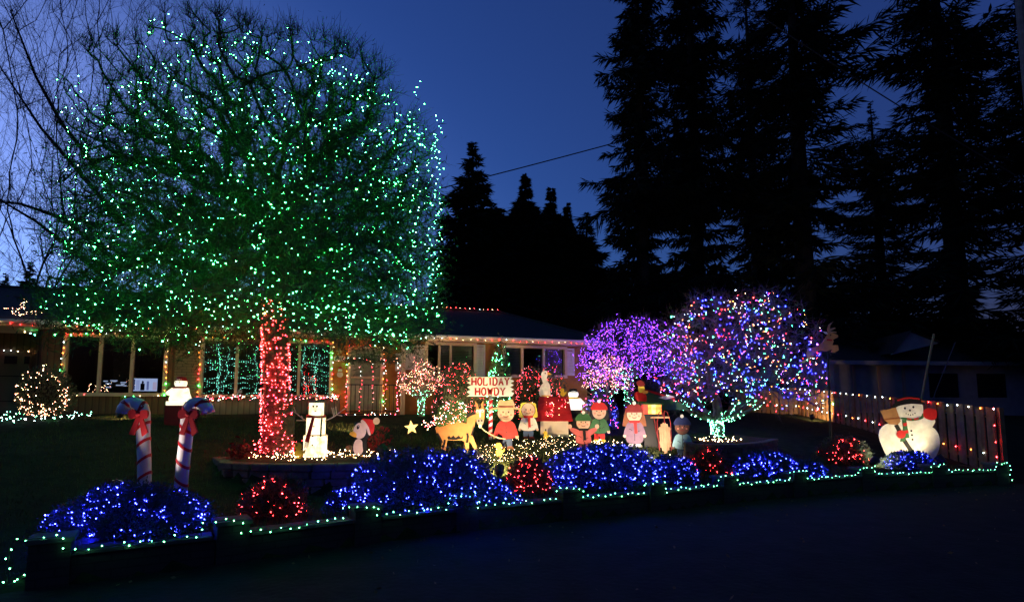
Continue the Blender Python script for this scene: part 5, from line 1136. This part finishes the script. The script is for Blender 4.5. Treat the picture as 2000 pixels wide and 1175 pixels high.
s = B(); s.tube([SN+Vector((15.5*k*math.cos(a), 15.5*k*math.sin(a), zz(815)+.012*math.sin(2*a))) for a in np.linspace(0, 6.283, 21)], .026, 6); s.build('scarf', PT['red'], sn)
s = B(); fs = Matrix.Translation(SN); s.poly([(0*k, zz(816)), (5*k, zz(817)), (-4*k, zz(863)), (-12*k, zz(861))], -23*k-.012, -23*k, fs); s.build('scarf_end', PT['red'], sn)
for i in range(4): s = B(); s.tube([SN+Vector(((-5-i*2)*k, -23*k-.006, zz(862))), SN+Vector(((-5.5-i*2.2)*k, -23*k-.006, zz(872+i % 2*2)))], .006, 4); s.build('fringe', PT['green'], sn)
s = B(); s.tube([SN+Vector((14*k, -10*k, zz(817))), SN+Vector((16*k, -19*k, zz(852)))], .014, 5); s.build('ribbon', PT['green'], sn)
for br in ([[(633, 823), (650, 815), (668, 801), (672, 799)], [(650, 815), (646, 800), (645, 797)], [(655, 811), (653, 795)], [(654, 811), (666, 813)], [(651, 812), (649, 797)]], [[(597, 823), (590, 819), (575, 807), (568, 803)], [(590, 818), (587, 813)], [(592, 822), (578, 822)], [(576, 806), (572, 797)]]):
    s = B()
    for st in br: s.tube([SN+Vector(((u-615)*k, -.02, zz(v))) for u, v in st], .008, 5)
    s.build('twig_arm', M('twig_arm_pale', (.55, .42, .34), .8, .2), sn)
for v in (833, 851, 868): s = B(); s.ball(SN+Vector((2*k, -(17 if v < 850 else 22)*k, zz(v))), .014, 8); s.build('button', PT['brown'], sn)

# penguin
Z7 = lambda q: (540+q[0]/5.875, 740+q[1]/5.875)
cutout('penguin_cutout', 'painted penguin cutout in a red pompom hat on the left stone bed', 'cutout figure', 699, 893, [
    ('back', 'black', [(985, 520), (1040, 500), (1090, 560), (1075, 640), (1030, 700), (1030, 780), (1018, 850), (975, 890), (905, 885), (872, 840), (868, 760), (890, 700), (900, 640), (930, 560)], 0),
    ('belly', 'pinkish', ell(937, 785, 58, 95), 1, {'smooth': False}), ('face', 'pinkish', ell(950, 600, 72, 90), 2, {'smooth': False}), ('eye', 'black', ell(930, 560, 14, 24, rot=.3), 3, {'smooth': False}), ('glint', 'white', ell(934, 550, 4, 6), 4, {'smooth': False}),
    ('beak', 'orange', [(905, 625), (870, 608), (832, 632), (862, 660), (905, 672), (915, 650)], 3), ('wing', 'black', [(985, 700), (1020, 720), (1028, 800), (1000, 830), (985, 770)], 2),
    ('hat', 'red', [(972, 466), (1030, 468), (1100, 480), (1116, 540), (1108, 610), (1082, 634), (1060, 580), (1020, 520)], 4), ('hat_cuff', 'pinkish', [(960, 500), (985, 478), (1040, 540), (1075, 640), (1050, 640), (1020, 570)], 5), ('pompom', 'hat_tan', ell(1137, 490, 38, 40), 5, {'smooth': False}),
    ('foot', 'orange', ell(860, 888, 52, 14), 2, {'smooth': False}), ('foot', 'orange', ell(1005, 890, 46, 14), 2, {'smooth': False})], conv=Z7)

# glowing plastic figures
mat_lit = gmat('lit_white_plastic', (1, .90, .66), 1.35, (.95, .75, .45)); mat_litw = gmat('lit_cool_white_plastic', (1, .94, .84), 1.3, (.9, .8, .6))
def blow_mold(u, vb, d, h, label, cap, cat='lit figure', mat=None, ped=None):
    p = pt(u, vb, d); k = d/F; root = empty('lit_figure', p, label, cat); m = mat or mat_lit
    s = B(); s.lathe([(.40*h, 0), (.42*h, .10*h), (.34*h, .32*h), (.30*h, .5*h), (.20*h, .6*h)], p, 20); s.build('body', m, root, smooth=True)
    s = B(); s.ball(p+Vector((0, -.02*h, .74*h)), .24*h, 18, (1, 1, .95)); hd = s.build('head', m, root, smooth=True)
    s = B(); s.lathe([(.25*h, .83*h), (.25*h, .87*h), (.2*h, .88*h), (.18*h, .99*h), (.03*h, 1.02*h)], p, 16); s.build('cap', cap, root)
    for dx in (-.08, .08): s = B(); s.ball(p+Vector((dx*h, -.25*h, .77*h)), .025*h, 8); s.build('eye', PT['black'], hd)
    s = B(); s.tube([p+Vector((.27*h*math.cos(a), .27*h*math.sin(a), .56*h)) for a in np.linspace(0, 6.283, 17)], .045*h, 6); s.build('scarf', cap if cap is not PT['black'] else PT['yellow'], root)
    for sx_ in (-1, 1): s = B(); s.tube([p+Vector((.28*h*sx_, -.05*h, .48*h)), p+Vector((.42*h*sx_, -.2*h, .32*h)), p+Vector((.25*h*sx_, -.36*h, .30*h))], [.09*h, .085*h, .07*h], 8); s.build('arm', m, root, smooth=True)
    return root, p, k
bm_, bp, bk = blow_mold(352, 783, 12.0, 47*12/F, 'glowing white plastic figure in a red cap sitting beside the tan brick panel', PT['red'])
cr = empty('pedestal', (bp.x, bp.y, H(bp.x, bp.y)), 'white slab on a dark red crate carrying the glowing seated figure', 'pedestal')
s = B(); s.box((bp.x, bp.y, bp.z-.045), (.40, .36, .085)); s.build('slab', mat_lit, cr, bevel=.01); s = B(); zg = H(bp.x, bp.y)-.05; s.box((bp.x, bp.y, (bp.z-.09+zg)/2), (.42, .36, bp.z-.09-zg)); s.build('crate', PT['darkred'], cr)
blow_mold(1120, 800, 13.9, 41*13.9/F, 'glowing white plastic snowman with a dark hat just behind the kennel', PT['black'], 'snowman', mat_litw)
s = B(); q = pt(1120, 800, 13.9); zg = H(q.x, q.y); s.box((q.x, q.y, (q.z-.01+zg-.05)/2), (.3, .3, q.z-.01-zg+.05)); tag(s.build('stand', mat_iron), 'low dark stand under the glowing snowman behind the kennel', 'stand')

# little lit star on the lawn
p = G(803, 862); k = p.y/F; st = empty('star_lamp', p, 'small glowing yellow star standing on the lawn left of the donkey', 'star lamp')
fr = Matrix.Translation(p+Vector((0, 0, (862-835)*k))); s = B(); o_ = [(math.cos(R(90+36*i)+.12)*(14 if i % 2 == 0 else 6)*k, math.sin(R(90+36*i)+.12)*(14 if i % 2 == 0 else 6)*k) for i in range(10)]
V = [Vector((x, 0, z)) for x, z in o_]+[Vector((0, -.05, 0)), Vector((0, .05, 0))]; s.add([fr @ q for q in V], [(i, (i+1) % 10, 10) for i in range(10)]+[((i+1) % 10, i, 11) for i in range(10)]); s.build('star', gmat('lit_amber', (1, .62, .2), 2.2, (1, .35, .06)), st)
s = B(); s.tube([p-Vector((0, 0, .1)), p+Vector((0, .01, (862-838)*k))], .01, 6); s.build('stake', mat_iron, st)

# big painted snowman by the fence
Z5 = lambda q: (1580+q[0]/3.093, 580+q[1]/3.093)
sm, smf, smk = cutout('snowman_cutout', 'huge painted snowman board with a broom, red mittens and a dark hat', 'cutout figure', 1779, 903, [
    ('base_ball', 'snow', [(437, 850), (445, 805), (478, 775), (540, 760), (617, 755), (700, 765), (760, 790), (792, 830), (797, 890), (775, 950), (735, 990), (617, 1000), (505, 990), (462, 930)], 0),
    ('middle_ball', 'snow', [(488, 800), (500, 775), (570, 742), (640, 748), (700, 735), (712, 715), (775, 745), (768, 775), (745, 800), (700, 850), (620, 870), (540, 850)], 1),
    ('head', 'snow', [(535, 675), (565, 655), (640, 643), (702, 648), (708, 700), (690, 732), (640, 748), (580, 742), (548, 712)], 2),
    ('hat_brim', 'black', [(525, 690), (530, 655), (570, 645), (640, 634), (710, 640), (718, 655), (640, 650), (560, 665)], 3), ('hat', 'black', [(545, 650), (560, 618), (620, 606), (690, 612), (700, 640), (640, 640)], 2), ('hat_band', 'red', [(555, 632), (620, 616), (692, 622)], 4, {'line': 3}),
    ('broom_head', 'straw', [(450, 692), (545, 672), (568, 755), (548, 775), (498, 772), (470, 745)], 4, {'smooth': False}), ('broom_stitch', 'brown', [(470, 744), (565, 735)], 5, {'line': 3}), ('broom_handle', 'black', [(540, 775), (585, 870), (632, 948)], 3, {'line': 8}),
    ('mitten', 'red', ell(565, 832, 27, 24), 5, {'smooth': False}), ('raised_mitten', 'red', [(712, 690), (730, 678), (760, 678), (788, 690), (788, 725), (765, 748), (730, 742), (706, 722)], 3),
    ('scarf', 'green', [(575, 742), (640, 752), (702, 738), (706, 714), (700, 708), (690, 728), (640, 738), (580, 732)], 4), ('scarf_end', 'green', [(578, 745), (602, 748), (614, 852), (590, 856), (588, 872), (556, 876), (566, 850), (580, 800)], 4, {'smooth': False, 'e': 1}),
    ('scarf_stripe', 'red', [(582, 775), (604, 772)], 5, {'line': 6}), ('scarf_stripe', 'red', [(584, 820), (610, 815)], 5, {'line': 6}), ('scarf_stripe', 'red', [(620, 745), (622, 738)], 5, {'line': 9}), ('scarf_stripe', 'red', [(664, 745), (662, 735)], 5, {'line': 9}),
    ('eye', 'black', ell(600, 677, 6, 7), 3, {'smooth': False}), ('eye', 'black', ell(651, 670, 6, 7), 3, {'smooth': False}), ('nose', 'black', ell(629, 690, 6), 3, {'smooth': False})]
    +[('coal', 'black', ell(x, y, 3.5), 3, {'smooth': False}) for x, y in ((605, 709), (618, 714), (631, 717), (645, 715), (658, 707))]+[('button', 'black', ell(x, y, 6), 2, {'smooth': False}) for x, y in ((630, 811), (632, 836), (634, 863))], conv=Z5)

# flying reindeer board on a pole behind the multicoloured tree
Zr = lambda q: (1580+q[0]/3.093, 580+q[1]/3.093); rd = 13.2; rp0 = PD(1618, rd)
rr_ = empty('reindeer_cutout', rp0, 'brown painted reindeer board leaping at the right edge of the multicoloured tree', 'cutout figure'); k = rd/F; c0 = pt(1618, 665, rd); rfr = Matrix.Translation(c0)
for nm, mt, q, lv in (('body', 'tan', [(-20, 350), (-10, 310), (40, 300), (80, 275), (105, 240), (130, 235), (150, 265), (140, 290), (175, 290), (178, 320), (150, 335), (130, 332), (140, 315), (100, 328), (60, 320), (20, 345), (-10, 370)], 0), ('head', 'tan', [(105, 240), (115, 215), (140, 215), (178, 228), (178, 242), (150, 255), (130, 260)], 1),
    ('antler', 'wood', [(118, 222), (112, 195), (122, 165), (152, 146), (132, 170), (128, 190), (160, 182), (164, 188), (130, 204), (165, 208), (170, 214), (130, 216)], 2), ('ear', 'snow', [(88, 208), (110, 210), (116, 224), (100, 222)], 2), ('collar', 'red', [(108, 252), (140, 256), (138, 266), (106, 262)], 2), ('hind_leg', 'tan', [(10, 345), (-30, 380), (-70, 392), (-66, 402), (-20, 395), (30, 350)], 1), ('eye', 'black', ell(132, 229, 4), 2)):
    s = B(); s.poly([((Zr(p)[0]-1618)*k, (665-Zr(p)[1])*k) for p in q], -.005*lv, .018 if lv == 0 else -.0005-.005*(lv-1), rfr); s.build(nm, PT[mt], rr_)
s = B(); s.tube([rp0-Vector((0, 0, .2)), c0+Vector((0, .04, .0))], .025, 8); s.build('pole', mat_iron, rr_)

# decorations behind, in front of the violet tree
sp = 13.6; p0 = PD(1290, sp); k = sp/F; wf = Matrix.Translation(pt(1290, 790, sp)); rt_ = empty('painted_hill_board', p0, 'dark green sloping board with a red and white edge behind the long haired cutout', 'board')
s = B(); s.poly([((u-1290)*k, (790-v)*k) for u, v in [(1248, 778), (1262, 762), (1300, 778), (1340, 790), (1345, 800), (1248, 800)]], 0, .02, wf); s.build('board', PT['green'], rt_)
s = B(); s.poly(strip([((u-1290)*k, (790-v)*k) for u, v in [(1256, 760), (1290, 770), (1318, 779)]], 4*k), -.006, -.0005, wf); s.build('edge_band', PT['red'], rt_)
s = B(); s.poly([((u-1290)*k, (790-v)*k) for u, v in [(1286, 776), (1308, 771), (1318, 775), (1300, 780)]], -.012, -.0065, wf); s.build('tip', PT['white'], rt_)
s = B(); s.tube([p0-Vector((0, -.03, .1)), pt(1290, 780, sp)+Vector((0, .03, 0))], .02, 6); s.build('stake', mat_iron, rt_)
sp2 = 13.3; pf = PD(1251, sp2); k = sp2/F; wf2 = Matrix.Translation(pt(1251, 790, sp2)); rt2 = empty('red_figure_board', pf, 'red and yellow painted figure board leaning against the green sloping board', 'cutout figure')
for nm, mt, q, lv in (('coat', 'red', [(1240, 768), (1248, 764), (1258, 766), (1263, 774), (1262, 784), (1250, 785), (1241, 778)], 0), ('head', 'hair', [(1248, 752), (1256, 752), (1260, 760), (1255, 766), (1248, 765)], 1), ('hat', 'darkred', [(1244, 746), (1252, 742), (1260, 750), (1257, 754), (1247, 754)], 2), ('arm', 'orange', [(1256, 762), (1266, 764), (1264, 768), (1256, 768)], 2), ('trousers', 'green', [(1246, 784), (1260, 784), (1258, 792), (1248, 792)], 1)):
    s = B(); s.poly(crom([((u-1251)*k, (790-v)*k) for u, v in q], 3), -.005*lv, .018 if lv == 0 else -.0005-.005*(lv-1), wf2); s.build(nm, PT[mt], rt2)
s = B(); s.tube([pf-Vector((0, -.03, .1)), pt(1252, 780, sp2)+Vector((0, .03, 0))], .02, 6); s.build('stake', mat_iron, rt2)
bx = PD(1274, 12.9); bx.z = max(bx.z, 0); zt3 = pt(1274, 790, 12.9).z; k = 12.9/F; lb = empty('lantern_box', bx, 'low lit box with glowing red and yellow panes under the green board', 'light box'); zb3 = pt(1274, 808, 12.9).z
s = B(); s.box((bx.x, 12.95, (zb3+bx.z)/2-.02), (36*k, .2, max(.04, zb3-bx.z+.04))); s.build('foot', mat_iron, lb)
s = B(); s.box((bx.x, 12.95, zt3+.02), (40*k, .26, .03)); s.build('lid', PT['pine'], lb)
for i, (u0, u1, c) in enumerate(((1256, 1265, 'red'), (1265.3, 1272, 'amber'), (1272.3, 1280, 'yellow'), (1280.3, 1291, 'amber'))):
    s = B(); a_ = pt((u0+u1)/2, 799, 12.9); s.box((a_.x, 12.95, (zt3+zb3)/2), ((u1-u0)*k, .16, zt3-zb3)); s.build('pane', gmat('lit_pane_%s%d' % (c, i), {'red': (1, .06, .03), 'amber': (1, .42, .08), 'yellow': (1, .75, .25)}[c], 1.5, {'red': (.5, .02, .01), 'amber': (1, .12, .04), 'yellow': (1, .5, .1)}[c]), lb)

# candy canes
def cane(label, path, bow_at, bow_n, flip):
    b0 = G(path[0][0], path[0][1]+20); d = b0.y; k = d/F; r_ = 12.2*k; root = empty('candy_cane', b0, label, 'candy cane', 'candy canes behind the left blue bush')
    P_ = [pt(u, v, d) for u, v in path]; P_[0] = Vector((P_[0].x, d, b0.z-.05)); s = B(); s.tube(P_, [r_*.98]*3+[r_]*(len(P_)-3), 14); m = M('candy_white', (.75, .7, .66), .35)
    o = s.build('cane', MATS['candy_white'], root, smooth=True)
    for f in o.data.polygons: f.use_smooth = True
    # spiral bands
    L = [0]
    for a, c in zip(P_, P_[1:]): L.append(L[-1]+(c-a).length)
    def at(s_):
        s_ = min(max(s_, 0), L[-1]-1e-6); i = max(j for j in range(len(L)-1) if L[j] <= s_); return P_[i].lerp(P_[i+1], (s_-L[i])/(L[i+1]-L[i])), (P_[i+1]-P_[i]).normalized()
    nb = 7; gap = L[-1]/nb
    for j in range(nb):
        V = []; Fq = []; n = 16; s0 = gap*(j+.25)
        for i in range(n+1):
            a = 2*math.pi*i/n; c, t = at(s0+(.17*gap*math.cos(a)*flip)*1.0); e1 = Vector((0, -1, 0)); e2 = t.cross(e1).normalized()
            slope = .26*gap*math.sin(a)*flip
            for dz in (-.02, .02):
                c2, t2 = at(s0+slope+dz); e2b = t2.cross(e1).normalized()
                for q in (-.003, .004): V.append(tuple(c2+(e1*math.cos(a)+e2b*math.sin(a))*(r_+q)))
        for i in range(n): a = i*4; b_ = a+4; Fq += [(a+1, a+3, b_+3, b_+1), (a, a+1, b_+1, b_), (a+3, a+2, b_+2, b_+3)]
        s = B(); s.add(V, Fq); s.build('stripe', mat_cred, root)
    bw = empty('ribbon_bow', pt(*bow_at, d-.12), 'red ribbon bow tied on the '+bow_n, 'bow', 'red bows on the candy canes'); c = pt(*bow_at, d-r_-.015); bf = Matrix.Translation(c); mb = M('red_velvet', (.40, .012, .015), .8, .15, 8, .1)
    def pz(q): return [(x*k, -z*k) for x, z in q]
    for nm, q, y in (('loop', [(0, -1), (-8, -8), (-17, -7), (-19, 2), (-14, 9), (-4, 5)], 0), ('loop', [(0, -1), (8, -8), (17, -6), (18, 3), (13, 9), (4, 5)], 0), ('tail', [(-3, 2), (3, 4), (-6, 40), (-16, 38)], .012), ('tail', [(0, 3), (6, 2), (19, 34), (9, 42)], .012)):
        s = B(); s.poly(crom(pz(q), 3) if nm == 'loop' else pz(q), -.04+y, -.005+y*.3, bf); s.build(nm, mb, bw, bevel=0)
    s = B(); s.ball(c+Vector((0, -.045, 0)), 4.5*k, 10, (1, .6, 1)); s.build('knot', mb, bw)
arc = lambda cu, cv, rr, a0, a1, n=6: [(cu+rr*math.cos(R(a0+(a1-a0)*i/n)), cv-rr*math.sin(R(a0+(a1-a0)*i/n))) for i in range(n+1)]
cane('striped candy cane with its hook turned left', [(284, 945), (282, 900), (280, 850)]+arc(260, 806, 20, 0, 180), (273, 808), 'candy cane hooked to the left', 1)
cane('striped candy cane with its hook turned right', [(352, 955), (358, 900), (364, 850)]+arc(387, 806, 20, 180, 0), (370, 808), 'candy cane hooked to the right', -1)
# red silk flowers and rocks on the left bed
def flowers(u, v, w_, h_, label):
    p = G(u, v); k = p.y/F; q = [(p.x+rnd.gauss(0, .35)*w_*k, p.y+rnd.gauss(0, .08), p.z+.03+abs(rnd.gauss(.4, .3))*h_*k) for _ in range(150)]; root = empty('red_flowers', p, label, 'flowers')
    V, Fc = leaves(q, .09, .05); quick('petals', V, Fc, M('petal_red', (.20, .012, .012), .7, .3, 8, 0), root)['kind'] = 'stuff'; V, Fc = prisms([(p.x, p.y, p.z-.02)]*40, q[:40], .004, .003, 3); quick('stems', V, Fc, mat_twig, root)['kind'] = 'stuff'
flowers(466, 897, 34, 28, 'dark red flower cluster at the left end of the left stone bed'); flowers(738, 884, 34, 44, 'dark red flower cluster right of the penguin')
for u, v, r_, lab in ((681, 884, 10, 'brown rock behind the penguin'), (760, 884, 7, 'grey rock near the right end of the left stone bed')):
    p = G(u, v); k = p.y/F; s = B(); s.ball(p+Vector((0, .05, r_*k*.6)), r_*k, 9, (1, .8, .9)); tag(s.build('rock', mat_st[0]), lab, 'rock')

# ------------------------------------------------------------------ garden floodlights (fixtures with their lamps)
def flood(pos, aim, power, col, ang, label, blend=.6, size=.05, hue=None):
    root = empty('floodlight', pos, label, 'floodlight'); d = (Vector(aim)-Vector(pos)).normalized(); ax = d.to_track_quat('Z', 'Y').to_matrix(); c = Vector(pos)+Vector((0, 0, .14))
    s = B(); s.lathe([(.035, -.09), (.06, -.05), (.075, .03), (.088, .125), (.083, .125), (.064, .03), (.002, .02)], c, 12, 0, ax); s.build('housing', mat_iron, root)
    s = B(); s.lathe([(.060, .030), (.058, .034), (.001, .035)], c, 12, 0, ax); s.build('lens', glow('flood_lens_'+label[:6].replace(' ', '_'), col, 1), root)
    s = B(); s.tube([Vector(pos)-Vector((0, 0, .1)), c-d*.05], .012, 6); s.build('spike', mat_iron, root)
    l = bpy.data.lights.new('lamp', 'SPOT'); l.energy = power; l.color = col; l.spot_size = R(ang); l.spot_blend = blend; l.shadow_soft_size = size
    o = bpy.data.objects.new('lamp', l); COL.objects.link(o); o.parent = root; o.matrix_parent_inverse = WM(root).inverted(); o.location = c+d*.10; o.rotation_euler = (-d).to_track_quat('Z', 'Y').to_euler(); return root
WARM = (1, .72, .38)
p = G(975, 938); flood(p, pt(985, 780, 13), 420, (1, .68, .36), 110, 'black garden floodlight between the largest blue bush and the neat red bush')
p = Vector((SG.x+.22, SG.y-.95, 0)); p.z = H(p.x, p.y); flood(p, (SG.x, SG.y, SG.z+1.15), 190, (1, .86, .62), 95, 'small floodlight on the lit grass aimed up at the lettered board')
p = G(1302, 915); flood(p, pt(1200, 800, 13), 260, (1, .78, .6), 120, 'small floodlight hidden by the bushes in front of the sled')
p = G(1706, 916); flood(p, pt(1790, 845, 12.6), 46, (1, .84, .58), 140, 'warm floodlight between the red bush and the big painted snowman')  # second flood added to spread the light evenly over the snowman
p = G(1842, 913); flood(p, pt(1775, 850, 12.6), 50, (1, .80, .48), 140, 'warm floodlight behind the wall at the foot of the big painted snowman')
p = PD(1585, 18.6); flood(p, pt(1600, 775, 20.6), 420, (1, .62, .25), 90, 'amber floodlight on the grass shining up the far fence boards')
p = G(222, 983); flood(p, pt(325, 815, 6.9), 75, (1, .85, .8), 110, 'small floodlight at the left end of the bush below the candy canes')  # added lamp with no known source, brightens the canes
p = G(752, 930); flood(p, pt(695, 850, 9.5), 22, (1, .72, .55), 90, 'small floodlight below the penguin on the lower grass')
p = PD(385, 12.6); flood(p, HP(A(372, 740), 0, Z(372, 735)), 26, (1, .9, .25), 80, 'yellow floodlight shining on the tan brick panel')
p = PD(905, 14.8); flood(p, HP(A(930, 700), 0, 2.6), 210, (1, .6, .24), 150, 'amber floodlight among the hedge bushes under the windows')
p = PD(1130, 14.6); flood(p, HP(A(1128, 700), 0, 2.2), 160, (1, .6, .25), 130, 'amber floodlight near the right corner of the house')
p = PD(700, 12.2); flood(p, HP(A(665, 700), 0, 2.6), 80, (1, .55, .28), 150, 'amber floodlight on the lawn before the front door')
p = PD(235, 11.8); flood(p, HP(A(235, 700), 0, 2.2), 30, (1, .55, .28), 150, 'dim amber floodlight before the left picture window')
